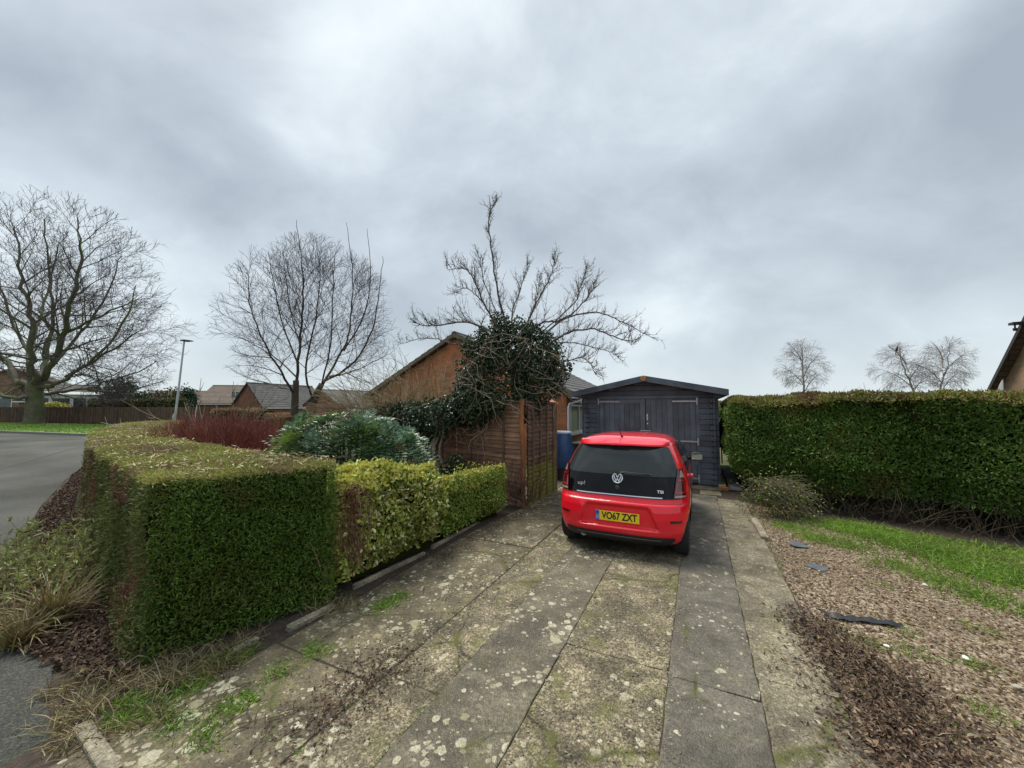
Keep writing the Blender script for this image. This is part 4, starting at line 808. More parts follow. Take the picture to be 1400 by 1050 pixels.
# birches beyond the tall hedge
BIR = barkmat('birch_bark', (.16, .15, .14), (.34, .32, .30), (.2, .2, .18), .2, 3); BTW = barkmat('birch_twig', (.10, .085, .08), (.2, .17, .16), (.15, .13, .12), .2, 3)
for (px, top, Y_, lean, rxm, lab) in ((1100, 465, 44, .0, 3.2, 'rounded bare birch standing alone beyond the tall hedge'), (1253, 470, 46, -1.4, 3.8, 'bare birch leaning left with a bird perched in its top'), (1284, 462, 46, 1.4, 3.3, 'bare birch with drooping twigs nearest the right gable')):
    Bp = P(px, 550, Y_); H = P(px, top, Y_).z; q0 = [np.array(p_, float) for p_ in ((0, 0, H*.25), (lean*.4, 0, H*.5), (lean, 0, H*.72), (lean*1.2, 0, H*.96))]; LB = [(q0, (.13, .015))]
    for k in range(5): a_ = k*2.4; f = .38+.09*k; LB.append(([(lean*f*.8, 0, H*f), (lean*f+rxm*.3*math.cos(a_), rxm*.3*math.sin(a_), H*(f+.14)), (lean*f+rxm*.62*math.cos(a_), rxm*.62*math.sin(a_), H*(f+.22))], (.06, .015)))
    rtree('birch_tree', lab, (Bp.x, Bp.y, 0), [([(0, 0, 0), (0, 0, H*.15), (0, 0, H*.26)], (.16, .13))], LB, ((lean*.9, 0, H*.70), (rxm, rxm*.9, H*.33)), [BIR, BTW], (.33, .2, .16), (2.1, 1.3, .8), -.02, 'birches beyond the right hedge', thin=.03, rt=.008, wob=.14, rk=.5, droop=.12)
# bird in the middle birch
p = P(1226, 478, 46); mb = MB(); mb.lathe([(.01, -.22), (.06, -.14), (.10, 0), (.09, .1), (.05, .17), (.06, .2), (.055, .24), (.01, .28)], (0, 0, 0), 'z', 12)
mb.add([(-.04, 0, -.18), (.04, 0, -.18), (.05, .04, -.42), (-.05, .04, -.42)], [(0, 1, 2, 3)]); mb.add([(0, -.02, .25), (.02, 0, .22), (-.12, 0, .21)], [(0, 1, 2)])
b = mb.build('bird', simple('black_feather', (.012, .012, .014), .6)); b.location = (p.x, p.y, p.z); b.rotation_euler = (.25, 0, 0); b.scale = (1.4, 1.4, 1.4); tag(b, 'small dark bird perched on top of the left-leaning birch', 'bird')
# plants at the road side (left edge)
SHR = leafmat('roadside_leaves', [(.15, .20, .05), (.24, .30, .08), (.30, .32, .13), (.12, .16, .04), (.36, .33, .16)], trans=.3, rough=.45)
root = empty('roadside_shrub', (-5.0, 4.4, 0)); tag(root, 'loose leafy pale green shrub leaning over the pavement edge', 'shrub'); parts = []; st = []
for i in range(260):
    p = np.array([rng.normal(0, .65), rng.normal(-.05, .42), 0]); d = unit(np.array([rng.normal(-.1, .45), rng.normal(-.15, .4), 1.])); L = rng.uniform(.3, .68); pp = [p]
    for k in range(5): d = unit(d+rng.normal(0, .12, 3)); pp.append(pp[-1]+d*L/5)
    st.append((np.array(pp), np.linspace(.005, .002, 6))); k = 12; t = rng.uniform(.35, 1.0, k); idx = np.minimum((t*5).astype(int), 4); Pq = np.array([pp[j] for j in idx])+rng.normal(0, .01, (k, 3)); Pq[-5:] = pp[-1]
    parts.append(leaves(Pq, d*.5+rvec(k)*.8+[0, 0, .2], rng.uniform(.04, .085, k), .018, 'oval', .2))
V, q = cat(parts); npmesh('foliage', V, q, mats=[SHR], parent=root); V, q = tubes(st, 3); npmesh('stems', V, q, mats=[TAN], parent=root)
def tuft(name, label, loc, n, L0, L1, w_, mat, lean=.5, cat_='plant'):
    d = unit(np.column_stack([rng.normal(0, lean, (n, 2)), np.ones(n)])); Pp = np.column_stack([rng.normal(0, .05, (n, 2)), np.zeros(n)]); L = rng.uniform(L0, L1, n)[:, None]; segs = []
    s = unit(np.cross(d, [0, 0, 1.])+1e-6)*w_*.5; pts = [Pp]; dd = d.copy(); drop = rng.uniform(.15, .6, (n, 1))*np.array([0, 0, 1.])
    for k in range(4): pts.append(pts[-1]+dd*L/4); dd = unit(dd-drop*.6+d*[.25, .25, 0])
    wd = [1, 1, .8, .5, .05]; V = np.stack([x for p_, w2 in zip(pts, wd) for x in (p_-s*w2, p_+s*w2)], 1).reshape(-1, 3); a = np.arange(n)[:, None]*10
    q = np.concatenate([a+np.array([[2*k, 2*k+1, 2*k+3, 2*k+2]]) for k in range(4)]); o = npmesh(name, V, q, mats=[mat]); o.location = loc; return tag(o, label, cat_)
STR = leafmat('sword_leaves', [(.22, .17, .07), (.14, .15, .04), (.30, .24, .12), (.10, .12, .03), (.17, .10, .05)], trans=.2)
g1 = G(70, 850); tuft('grass_clump', 'tall tan and green sword-leaved clump at the pavement edge', (g1.x, g1.y, -.02), 260, .28, .6, .012, STR, .5)
g1 = G(20, 880); tuft('grass_clump', 'smaller sword-leaved clump at the very edge beside the tall clump', (g1.x, g1.y, -.02), 150, .25, .5, .01, STR, .6)
g1 = G(235, 930); tuft('grass_clump', 'small bleached grass tussock beside the low edging stone', (g1.x, g1.y, -.02), 150, .1, .26, .006, GD, .9)
g1 = G(470, 832); tuft('grass_clump', 'tiny straw tussock on the brick edging under the hedge', (g1.x, g1.y, -.02), 110, .08, .2, .005, GD, .9)
# cut brush heap at the end of the tall hedge
root = empty('brush_heap', D(1.3, 8.15)); tag(root, 'heap of cut brambles and bare stems at the left foot of the tall hedge', 'brush'); st = []
for i in range(380):
    a = rng.uniform(0, 6.28); p = np.array([rng.normal(0, .2), rng.normal(.2, .18), rng.uniform(.15, .6)]); d = unit(np.array([rng.normal(.1, .5), rng.normal(-.35, .4), rng.uniform(-.1, .5)])); pp = [p]
    for k in range(7): d = unit(d+rng.normal(0, .15, 3)+[0, 0, -.24]); pp.append(pp[-1]+d*.08)
    pp = np.array(pp); pp[:, 2] = np.maximum(pp[:, 2], .01+rng.uniform(0, .03)); st.append((pp, np.linspace(.006, .0025, 8)))
V, q = tubes(st, 3); npmesh('stems', V, q, mats=[leafmat('brush_stems', [(.07, .055, .028), (.12, .095, .05), (.05, .036, .022), (.09, .09, .035)], trans=0)], parent=root)
k = 900; Pq = np.column_stack([rng.normal(0, .33, k), rng.normal(.05, .25, k), np.abs(rng.normal(.35, .2, k))]); V, q = leaves(Pq, rvec(k), .035, .02, 'oval'); npmesh('foliage', V, q, mats=[VARG], parent=root)
# ------------------------------------------------------------------ garage
ANT = woodmat('anthracite_paint', (.078, .10, .126), (.094, .12, .148), 'X', .6); ANTV = woodmat('anthracite_door', (.085, .108, .134), (.10, .127, .155), 'Z', .55)
GALV = simple('galvanised', (.42, .43, .43), .45, .6, .15, 20)
root = empty('garage', D(-1.21, 10.46, .05), -DR); tag(root, 'dark grey timber log garage with double doors at the end of the driveway', 'garage')
HW = 1.56; EV = 2.16; AP = 2.48; DEP = 4.6
def boards(mb, x0, x1, z0, z1, y, th, hgt=.13, roof=None):
    z = z0
    while z < z1-.01:
        t = min(z+hgt, z1); a, b = x0, x1
        if roof:
            lim = roof(t); a, b = max(x0, -lim), min(x1, lim)
            if b-a < .1: break
        mb.prism([(y, z+.002), (y-th*.7, z+.002), (y-th, z+.009), (y-th, t-.008), (y-th*.7, t), (y, t)], a, b, 'x'); z += hgt
mb = MB(); rl = lambda z: HW if z <= EV else HW*(AP-z)/(AP-EV)
boards(mb, -HW-.1, -1.25, 0, EV, 0, .045); boards(mb, 1.25, HW+.1, 0, EV, 0, .045); boards(mb, -HW-.15, HW+.15, 2.152, AP+.12, 0, .045, .13, lambda z: HW*(AP+.12-z)/(AP-EV)+.0)
mb.prism([(-HW, 2.0), (HW, 2.0), (HW, EV+.11), (0, AP+.11), (-HW, EV+.11)], .01, .03, 'y')
mb.build('front_wall', ANT, root)
for s in (-1, 1):
    mb = MB(); z = 0
    while z < EV-.05:
        mb.box(s*HW-.0225, s*HW+.0225, -.13, DEP, z+.006, z+.124); z += .13
    mb.build('side_wall', ANT, root, bevel=.004)
mb = MB(); mb.box(-HW, HW, DEP-.045, DEP, 0, EV); mb.build('rear_wall', ANT, root)
mb = MB()
for s in (-1, 1):
    z = .065
    mb = MB()
    while z < EV: mb.box(s*(HW-.075), s*(HW-.03), -.115, -.046, z-.045, z+.045); z += .13
    mb.build('corner_logs', ANT, root, bevel=.006)
# doors
mb = MB(); 
for x0, x1 in ((-1.25, -1.17), (1.17, 1.25)): mb.box(x0, x1, -.06, .02, 0, 2.15)
mb.box(-1.17, 1.17, -.06, .02, 2.07, 2.15); mb.build('door_frame', ANT, root, bevel=.004)
for s in (-1, 1):
    mb = MB(); xa, xb = sorted((s*.006, s*1.165)); n = 9
    for i in range(n):
        a = xa+(xb-xa)*i/n; b = xa+(xb-xa)*(i+1)/n; mb.box(a+.003, b-.003, -.045, -.02, .03, 2.06)
    mb.box(xa, xb, -.019, .01, .03, 2.06)
    if s < 0:
        mb.box(xa, xa+.10, -.066, -.046, .03, 2.06); mb.box(xb-.12, xb, -.066, -.046, .03, 2.06); mb.box(xa+.101, xb-.121, -.066, -.046, 1.95, 2.06)
    d = mb.build('door', ANTV, root, bevel=.003)
    for z in (2.0, 1.02, .14):
        mb = MB(); L = .56; x1 = s*1.2; x0 = s*(1.2-L); mb.box(min(x0, x1), max(x0, x1), -.078, -.068, z-.019, z+.019); mb.box(s*1.2-.016, s*1.2+.016, -.084, -.062, z-.085, z+.085); mb.build('hinge', GALV, d, bevel=.002)
    if s > 0:
        mb = MB(); mb.box(.03, .06, -.062, -.046, 1.52, 1.68); mb.tube([(.045, -.06, 1.62), (.045, -.10, 1.62), (.03, -.105, 1.60)], .01, 8); mb.box(.032, .06, -.06, -.046, 1.42, 1.46)
        mb.build('door_handle', simple('steel', (.6, .6, .6), .3, .8), d)
        mb = MB(); mb.box(-.14, .12, -.085, -.068, 1.24, 1.27); mb.tube([(-.08, -.09, 1.25), (.08, -.09, 1.25)], .012, 8); mb.build('bolt', GALV, d)
# roof
FELT = simple('roof_felt', (.05, .055, .06), .85, bumps=.4, bscale=90)
zr = lambda x: AP+.16-(AP-EV)/HW*abs(x)
mb = MB(); W2 = HW+.28
for s in (-1, 1):
    pr_ = [(0, zr(0)-.03), (s*W2, zr(W2)-.03), (s*W2, zr(W2)), (0, zr(0))]
    mb.prism(pr_, -.30, DEP+.2, 'y')
mb.build('roof', FELT, root)
mb = MB()
for s in (-1, 1): mb.prism([(0, zr(0)-.135), (s*(W2+.03), zr(W2+.03)-.135), (s*(W2+.03), zr(W2+.03)+.012), (0, zr(0)+.012)], -.335, -.303, 'y')
mb.build('fascia', ANT, root)
mb = MB()
for s in (-1, 1): mb.box(s*(W2-.005) if s < 0 else W2-.02, s*(W2-.005)+.03 if s < 0 else W2+.01, -.30, DEP+.2, zr(W2)-.14, zr(W2)-.032)
for s in (-1, 1): mb.prism([(s*HW, EV-.1), (s*(W2-.04), zr(W2)-.12), (s*(W2-.04), zr(W2)-.04), (s*HW, EV+.12)], -.10, -.06, 'y')
mb.build('eaves_board', ANT, root)
mb = MB(); mb.lathe([(.0, -.36), (.066, -.36), (.07, -.352), (.07, -.336), (0, -.336)], (0, 0, zr(0)-.06), 'y', 20)
m_, hh, b, o = newmat('pine_roundel'); t = hh.n('ShaderNodeTexCoord'); hh.l(hh.ramp(hh.noise(t.outputs['Object'], 40, 3), [(.3, (.32, .15, .05)), (.7, (.50, .28, .11))]), b.inputs['Base Color']); mb.build('finial', m_, root)
# ------------------------------------------------------------------ fences by the drive
WB = woodmat('fence_board', (.16, .085, .05), (.38, .215, .13), 'X', .85); WV = woodmat('fence_side', (.075, .05, .034), (.19, .13, .08), 'X', .85, green=.55); WP = woodmat('post_orange', (.17, .065, .02), (.34, .14, .045), 'Z', .8); WPB = woodmat('post_brown', (.09, .06, .035), (.18, .12, .07), 'Z')
def lapfence(name, a, b, h, mat, label, batt, z0=.04, seed=0, group=None, battens=3, mb_mat=None):
    a, b = Vector(a), Vector(b); L = (b-a).length; rz = math.atan2(b.y-a.y, b.x-a.x); root = empty(name, (a.x, a.y, 0), rz); tag(root, label, 'fence', group); mb = MB(); z = z0; rr = random.Random(seed); n = 0
    while z < h-.05:
        hh_ = rr.uniform(.085, .115); k = 9; top = [z+hh_+.012*math.sin(i*1.3+n*2.1)+rr.uniform(-.006, .006) for i in range(k)]; bot = [z-.02+.006*math.sin(i*1.1+n)+rr.uniform(-.004, .004) for i in range(k)]; vs = []
        for i in range(k): x = L*i/(k-1); vs += [(x, -.042, bot[i]-.012), (x, -.004, top[i]), (x, .006, top[i]), (x, -.022, bot[i]-.012)]
        fs = []
        for i in range(k-1):
            q_ = i*4; fs += [(q_+j, q_+(j+1) % 4, q_+4+(j+1) % 4, q_+4+j) for j in range(4)]
        mb.add(vs, fs); z += hh_-.012; n += 1
    mb.build('panel', mat, root); mb = MB()
    for i in range(battens): x = L*(i+.5)/battens+.02; mb.box(x-.02, x+.02, -.062, -.038, z0, h)
    mb.build('batten', mb_mat or WPB, root); mb = MB(); mb.box(0, L, -.05, .03, h, h+.03); mb.build('capping', mb_mat or WPB, root); return root
c0 = D(-3.07, 6.85); lapfence('garden_fence', D(-4.9, 7.35), c0, 2.0, WB, 'brown lapped fence panel facing the street under the ivy', 1, seed=3, battens=2)
lapfence('garden_fence', D(-6.8, 7.9), D(-4.95, 7.37), 1.95, WB, 'shaded brown lapped fence panel behind the glossy shrub', 1, seed=5, battens=2)
rf = lapfence('garden_fence', D(-3.02, 6.93), D(-2.98, 8.42), 1.99, WV, 'weathered fence panel with green algae running beside the driveway', 1, seed=9, battens=4, mb_mat=WV)
mb = MB(); mb.tube([c0+Vector((0, -.02, 0)), c0+Vector((.01, -.03, .8)), c0+Vector((-.02, -.02, 1.6)), c0+Vector((-.01, 0, 2.06))], [.05, .045, .05, .048], 8); p_ = mb.build('fence_post', WP, smooth=40); tag(p_, 'split orange-brown timber post at the fence corner', 'fence post')
mb = MB(); q = D(-2.98, 8.49); mb.tube([q, q+Vector((0, 0, 2.02))], [.045, .045], 4); p_ = mb.build('fence_post', WPB); tag(p_, 'dark square post ending the algae-stained fence panel', 'fence post')
# thin ivy / bramble stems growing up the fence corner
st = []
for i in range(80):
    p = np.array(D(-3.07+rng.normal(0, .22), 6.72+rng.normal(0, .05), rng.uniform(0, .3))); pp = [p]; d = np.array([rng.normal(0, .3), 0, 1.])
    for k in range(7): d = unit(d+rng.normal(0, .4, 3)*[1, .1, .8]); pp.append(pp[-1]+d*rng.uniform(.06, .14))
    st.append((np.array(pp), np.linspace(.006, .0025, 8)))
V, q = tubes(st, 3); rt = npmesh('dead_creeper', V, q, mats=[leafmat('creeper_stems', [(.09, .05, .035), (.16, .11, .08), (.06, .035, .03)], trans=0)]); tag(rt, 'dead brown creeper stems climbing the fence corner', 'creeper')
# trellis behind evergreen
a = P(421, 560, 9.8); b = P(478, 560, 9.2); root = empty('trellis', (a.x, a.y, 0), math.atan2(b.y-a.y, b.x-a.x)); tag(root, 'brown wooden trellis top showing behind the glossy evergreen', 'trellis'); L = (b-a).length; mb = MB()
for i in range(9): mb.box(L*i/8-.012, L*i/8+.012, -.02, 0, 0, 1.88)
for z in (1.2, 1.38, 1.56, 1.74, 1.88): mb.box(-.02, L+.02, -.045, -.022, z-.015, z+.015)
mb.build('lattice', WB, root); mb = MB(); mb.box(-.05, L+.05, -.06, .03, 1.9, 1.94); mb.build('rail', WB, root)
# ------------------------------------------------------------------ neighbouring brick bungalow
BR = brickmat('orange_brick', (.50, .175, .065), (.36, .12, .05), (.36, .26, .18)); BRR = brickmat('red_brick', (.26, .10, .055), (.18, .065, .04), (.2, .16, .13)); BUF = brickmat('buff_brick', (.30, .19, .11), (.22, .135, .08), (.22, .18, .14)); BUFD = brickmat('tan_brick', (.26, .16, .10), (.19, .12, .075), (.22, .18, .14))
TIL = tilemat('grey_tile', (.075, .072, .07)); TILB = tilemat('brown_tile', (.085, .06, .045)); UPVC = simple('white_upvc', (.72, .73, .74), .35, var=.04)
GLS = simple('window_glass', (.10, .14, .13), .08, var=.3, scale=1.5); GLSD = simple('dark_glass', (.04, .05, .06), .06, var=.3, scale=2); VRG = simple('verge_board', (.16, .125, .08), .8); VRGD = simple('verge_dark', (.03, .026, .024), .7)
def house(name, label, loc, rz, hw, ln, ev, ap, wall, tile, ov=.3, verge=None, group=None, gable_parts=None):
    """ridge along local y, gable at y=0"""
    root = empty(name, loc, rz); tag(root, label, 'house', group); mb = MB()
    mb.prism([(-hw, -.3), (hw, -.3), (hw, ev), (0, ap-.05), (-hw, ev)], 0, ln, 'y'); mb.build('wall', wall, root)
    mb = MB(); sl = (ap-ev)/hw
    for s in (-1, 1): mb.prism([(0, ap), (s*(hw+ov), ev-sl*ov), (s*(hw+ov), ev-sl*ov+.13), (0, ap+.13)], -.22, ln+.22, 'y')
    # courses of tiles as shallow steps
    for s in (-1, 1):
        n = int((hw+ov)/.3)
        for i in range(n):
            x0 = (hw+ov)*i/n; x1 = (hw+ov)*(i+1)/n+.02; z0_, z1_ = ap+.135-sl*x0, ap+.135-sl*x1
            mb.prism([(s*x0, z0_), (s*x1, z1_), (s*x1, z1_+.035), (s*x0, z0_+.008)], -.22, ln+.22, 'y')
    mb.lathe([(0, -.22), (.13, -.22), (.13, ln+.22), (0, ln+.22)], (0, 0, ap+.08), 'y', 10)
    rf = mb.build('roof', tile, root); mb = MB()
    for s in (-1, 1): mb.prism([(0, ap-.02), (s*(hw+ov), ev-sl*ov-.05), (s*(hw+ov), ev-sl*ov+.12), (0, ap+.12)], -.255, -.222, 'y')
    mb.build('verge_board', verge or VRG, rf)
    for s in (-1, 1):
        mb = MB(); mb.box(s*(hw+ov)-.06+(.06 if s > 0 else -.06), s*(hw+ov)+.06+(.06 if s > 0 else -.06), -.2, ln+.2, ev-sl*ov-.09, ev-sl*ov+.03); mb.build('gutter', UPVC, root)
    return root
def window(parent, x0, x1, z0, z1, y, mull=1, face='y', s=-1, glass=None, depth=.06):
    """window in a wall facing local -y (face='y') or +x / -x (face='x', y is then the x of the wall, s the side)"""
    mb = MB(); gl = MB(); f = .06
    def bx(m, a, b, c, d, o0, o1):
        lo, hi = sorted((y+s*o0, y+s*o1))
        if face == 'y': m.box(a, b, lo, hi, c, d)
        else: m.box(lo, hi, a, b, c, d)
    bx(mb, x0, x1, z1-f, z1, 0, depth); bx(mb, x0, x1, z0, z0+f, 0, depth+.01); bx(mb, x0, x0+f, z0+f, z1-f, 0, depth); bx(mb, x1-f, x1, z0+f, z1-f, 0, depth)
    for i in range(mull): c = x0+(x1-x0)*(i+1)/(mull+1); bx(mb, c-f*.6, c+f*.6, z0+f, z1-f, 0, depth-.004)
    bx(mb, x0-.05, x1+.05, z0-.07, z0-.003, 0, depth+.06); bx(gl, x0+f, x1-f, z0+f, z1-f, .004, .02)
    w_ = mb.build('window', UPVC, parent); gl.build('pane', glass or GLS, w_); return w_
g0 = D(-8.52, 12.67)
nb = house('brick_bungalow', 'orange brick bungalow with gable behind the ivy and apple tree', (g0.x, g0.y, 0), -DR, 4.49, 8.6, 2.42, 4.68, BR, TIL, .25)
window(nb, .28, 2.5, 1.0, 2.0, 4.49, 1, 'x', 1); window(nb, 4.5, 6.5, 1.0, 2.05, 4.49, 1, 'x', 1)
mb = MB(); mb.box(4.495, 4.95, .15, 8.4, 2.22, 2.36); mb.box(4.5, 4.74, .9, 3.5, 2.05, 2.215); mb.build('soffit', UPVC, nb)
mb = MB(); mb.tube([(4.98, .35, 2.28), (4.9, .3, 2.14), (4.58, .02, 2.02), (4.56, -.03, 1.9), (4.56, -.04, .1)], .036, 10); mb.build('downpipe', UPVC, nb, smooth=40)
# brick gate pier with clay cap and little ridge of tiles
q = D(-3.62, 9.7); root = empty('brick_pier', (q.x, q.y, 0), -DR); tag(root, 'orange brick pier with clay tile cap between fence and bungalow', 'pier'); mb = MB(); mb.box(-.17, .17, -.17, .17, 0, 1.98); mb.build('shaft', BR, root)
CLAY = simple('clay_tile', (.38, .14, .07), .75, bumps=.3); mb = MB(); mb.prism([(-.24, 1.985), (.24, 1.985), (.24, 2.01), (0, 2.14), (-.24, 2.01)], -.24, .24, 'y'); mb.build('cap', CLAY, root)
# water butt
q = P(768, 600, 10.4); root = empty('water_butt', (q.x, q.y, 0)); tag(root, 'blue plastic water butt standing against the bungalow corner', 'water butt')
BLU = simple('blue_plastic', (.025, .085, .21), .4, var=.2, scale=4); mb = MB(); mb.lathe([(.0, .28), (.22, .28), (.25, .32), (.28, .6), (.285, .85), (.27, 1.1), (.245, 1.2), (0, 1.2)], sides=28); mb.build('barrel', BLU, root, smooth=35)
mb = MB(); mb.lathe([(0, 1.202), (.26, 1.202), (.265, 1.23), (.24, 1.26), (0, 1.27)], sides=28); mb.build('lid', simple('pale_blue', (.32, .40, .48), .5), root, smooth=35)
mb = MB(); mb.lathe([(0, 0), (.27, 0), (.25, .278), (0, .278)], sides=20); mb.build('stand', simple('black_plastic', (.012, .012, .013), .5), root, smooth=35)
q = P(793, 592, 11.0); mb = MB(); mb.lathe([(0, 0), (.2, 0), (.22, .85), (.24, .86), (.24, .9), (0, .96)], sides=14); b_ = mb.build('dustbin', simple('bin_black', (.012, .013, .014), .45), smooth=35); b_.location = (q.x, q.y, 0); tag(b_, 'black bin below the white framed window behind the car', 'bin')
# ------------------------------------------------------------------ right bungalow, only its gable in view
e0 = Vector((15.4, 12.1, 0))   # far eave corner of its gable wall
rb_ = house('buff_brick_house', 'buff brick house gable rising behind the tall hedge at the far right', (e0.x-SA*5.0, e0.y-CA*5.0, 0), -DR-R(90), 5.0, 9, 2.5, 8.2, BUF, TILB, .25, VRGD)
rb_['label'] = 'buff brick house gable rising behind the tall hedge at the far right'
mb = MB(); mb.box(-3.5, -3.3, -.5, -.25, 4.25, 4.32); mb.tube([(-3.4, -.42, 4.25), (-3.4, -.42, 4.15)], .02, 8); mb.lathe([(0, -.05), (.04, -.04), (.05, .03), (0, .04)], (-3.4, -.42, 4.12), 'z', 12); mb.build('flood_light', simple('lamp_black', (.02, .02, .022), .5), rb_)
q = P(1366, 541, 9.9); root = empty('satellite_dish', q); root.rotation_euler = (0, 0, R(38)); tag(root, 'grey round satellite dish showing above the tall hedge by the gable', 'satellite dish')
mb = MB(); vs = []; rings = 7; sd_ = 24
for i in range(rings):
    r_ = .42*i/(rings-1)
    for k in range(sd_): a_ = 2*math.pi*k/sd_; vs.append((r_*math.cos(a_), .5*r_*r_*-1.2+.02, r_*math.sin(a_)))
fs = [(i*sd_+k, i*sd_+(k+1) % sd_, (i+1)*sd_+(k+1) % sd_, (i+1)*sd_+k) for i in range(rings-1) for k in range(sd_)]
mb.add(vs, fs); mb.add([(v[0], v[1]+.012, v[2]) for v in vs], fs); mb.build('dish', simple('dish_grey', (.22, .24, .24), .5), root, smooth=50)
mb = MB(); mb.tube([(0, -.02, -.42), (0, -.35, -.2), (0, -.42, 0)], .012, 6); mb.box(-.03, .03, -.47, -.39, -.03, .03); mb.build('arm', GALV, root); mb = MB(); mb.tube([(0, .03, 0), (0, .12, -.1), (0, .12, -2.0)], .025, 8); mb.build('mast', GALV, root)
# ------------------------------------------------------------------ houses to the left
def poslook(px, Y_): p = P(px, 557, Y_); return (p.x, p.y, float(zt(p.x, p.y)))
hA = house('tan_bungalow', 'tan brick bungalow with broad gable behind the big bare tree', poslook(14, 44), R(38), 6.2, 9, 2.8, 5.8, BUFD, TILB, .4, VRG)
window(hA, -2.6, .1, 1.2, 2.5, 0, 1); window(hA, 3.2, 5.0, 1.0, 2.2, 0, 1)
px_ = poslook(98, 41); hB = house('bungalow_wing', 'low dark-roofed wing with a white glazed porch right of the big tree', px_, R(104), 2.9, 4.6, 2.3, 3.9, BUFD, TIL, .4, VRG)
hB.location = P(128, 557, 45); hB.location.z = .45
# conservatory
c_ = Vector(poslook(95, 40)); root = empty('conservatory', c_, R(30)); tag(root, 'white framed conservatory beside the big tree, behind the long fence', 'conservatory'); W_ = 2.9
mb = MB(); mb.box(-W_, W_, -.02, 2.4, 0, .55); mb.build('wall', BUFD, root)
mb = MB()
for x in (-W_, -1.5, 0, 1.2, 1.9, W_-.26): mb.box(x, x+.26, -.05, .05, .552, 2.35)
mb.box(-W_, W_, -.06, .06, 2.352, 2.66); mb.box(W_-.14, W_, .06, 2.4, 2.2, 2.34); mb.box(-W_, W_, -.045, .045, .553, .66)
mb.build('frame', UPVC, root); mb = MB(); mb.box(-W_+.14, W_-.14, -.01, .01, .665, 2.345); mb.build('pane', GLSD, root)
mb = MB(); mb.prism([(-.25, 2.67), (2.6, 3.0), (2.6, 3.1), (-.25, 2.75)], -W_-.15, W_+.15, 'x'); mb.build('roof', simple('polycarb', (.30, .34, .34), .45), root)
p = P(74, 556, 38); leafball('yellow_shrub', [((0, 0, 1.3), (1.4, .6, .6))], 900, .22, .16, leafmat('yellow_leaf', [(.45, .42, .08), (.3, .32, .06)]))
o = bpy.data.objects['yellow_shrub']; o.location = (p.x, p.y, .5); tag(o, 'yellow-leaved shrub peeping over the long brown fence', 'shrub')
p = poslook(340, 50); hC = house('red_brick_house', 'small red brick gabled house with grey slate roof behind the cherry tree', p, R(-62), 2.9, 9.5, 2.3, 5.2, BRR, TIL, .25, VRGD)
hC.rotation_euler = (0, 0, R(-22)); pC = P(338, 557, 50); hC.location = (pC.x, pC.y, -.2)
p = P(255, 557, 66); hD = house('brown_roof_house', 'long low house with brown tiled roof left of the red gable', (p.x-6, p.y, 0), R(-90)+R(8), 4.5, 17, 2.4, 4.6, BRR, TILB, .3, VRGD)
p = P(292, 557, 60); hE = house('distant_house', 'distant brown roofed house with small white dormer window', (p.x, p.y, 0), R(-84), 4.0, 8, 2.6, 5.2, BRR, TILB, .3, VRGD)
window(hE, 4.0, 5.2, 3.4, 4.3, 2.6, 1, 'x', 1)
p = P(440, 557, 42); hF = house('dark_roof_house', 'dark roofed bungalow half hidden behind the cherry tree and trellis', (p.x, p.y, 0), R(-35), 3.4, 9, 2.2, 3.7, BRR, TIL, .3, VRGD)
# long brown fence on the far verge
FB = woodmat('long_fence', (.055, .028, .018), (.10, .052, .032), 'Z', .85); fa = [(-60, 37.5), (-44, 34.4), (-36, 32.2), (-30, 29.8), (-22, 26.2), (-15.5, 23.5)]; root = empty('long_fence', (0, 0, 0)); tag(root, 'long dark brown close-boarded fence behind the far verge', 'fence'); mb = MB(); mp_ = MB()
for (x0, y0), (x1, y1) in zip(fa, fa[1:]):
    L = math.hypot(x1-x0, y1-y0); dx, dy = (x1-x0)/L, (y1-y0)/L; n = int(L/.2)
    for i in range(n):
        s0_, s1_ = L*i/n, L*(i+.93)/n; o_ = .012*(i % 2)
        ps = [(x0+dx*s-dy*q_*-1, y0+dy*s+dx*q_*-1) for s, q_ in ((s0_, o_), (s1_, o_), (s1_, o_+.02), (s0_, o_+.02))]; z = float(zt(*ps[0])); mb.prism(ps, z-.1, z+1.42, 'z')
    for i in range(int(L/2.4)+1):
        s = 2.4*i; z = float(zt(x0+dx*s, y0+dy*s)); mp_ = MB(); mp_.box(x0+dx*s-.05, x0+dx*s+.05, y0+dy*s-.05+.09, y0+dy*s+.05+.09, z-.1, z+1.46); mp_.build('post', FB, root)
mb.build('boards', FB, root)
# lamp post
p = P(238, 575, 21); root = empty('street_lamp', (p.x, p.y, .45)); tag(root, 'tall slim grey street lamp with flat black head beyond the hedge', 'street lamp'); hz_ = P(252, 466, 21)
tp = Vector((hz_.x-p.x, 0, hz_.z-.45)); mb = MB(); mb.tube([(0, 0, 0), (0, 0, 1.0), (tp.x*.2, 0, 1.15), (tp.x, 0, tp.z)], [.085, .085, .055, .04], 12); mb.build('pole', simple('lamp_grey', (.42, .44, .46), .5, .2), root, smooth=40)
mb = MB(); mb.prism([(-.12, -.02), (.10, -.05), (.40, -.02), (.42, .02), (.1, .06), (-.12, .05)], -.12, .12, 'y', M=Matrix.Translation(tp)); mb.build('lamp_head', simple('lamp_black', (.02, .02, .024), .5), root, bevel=.01)
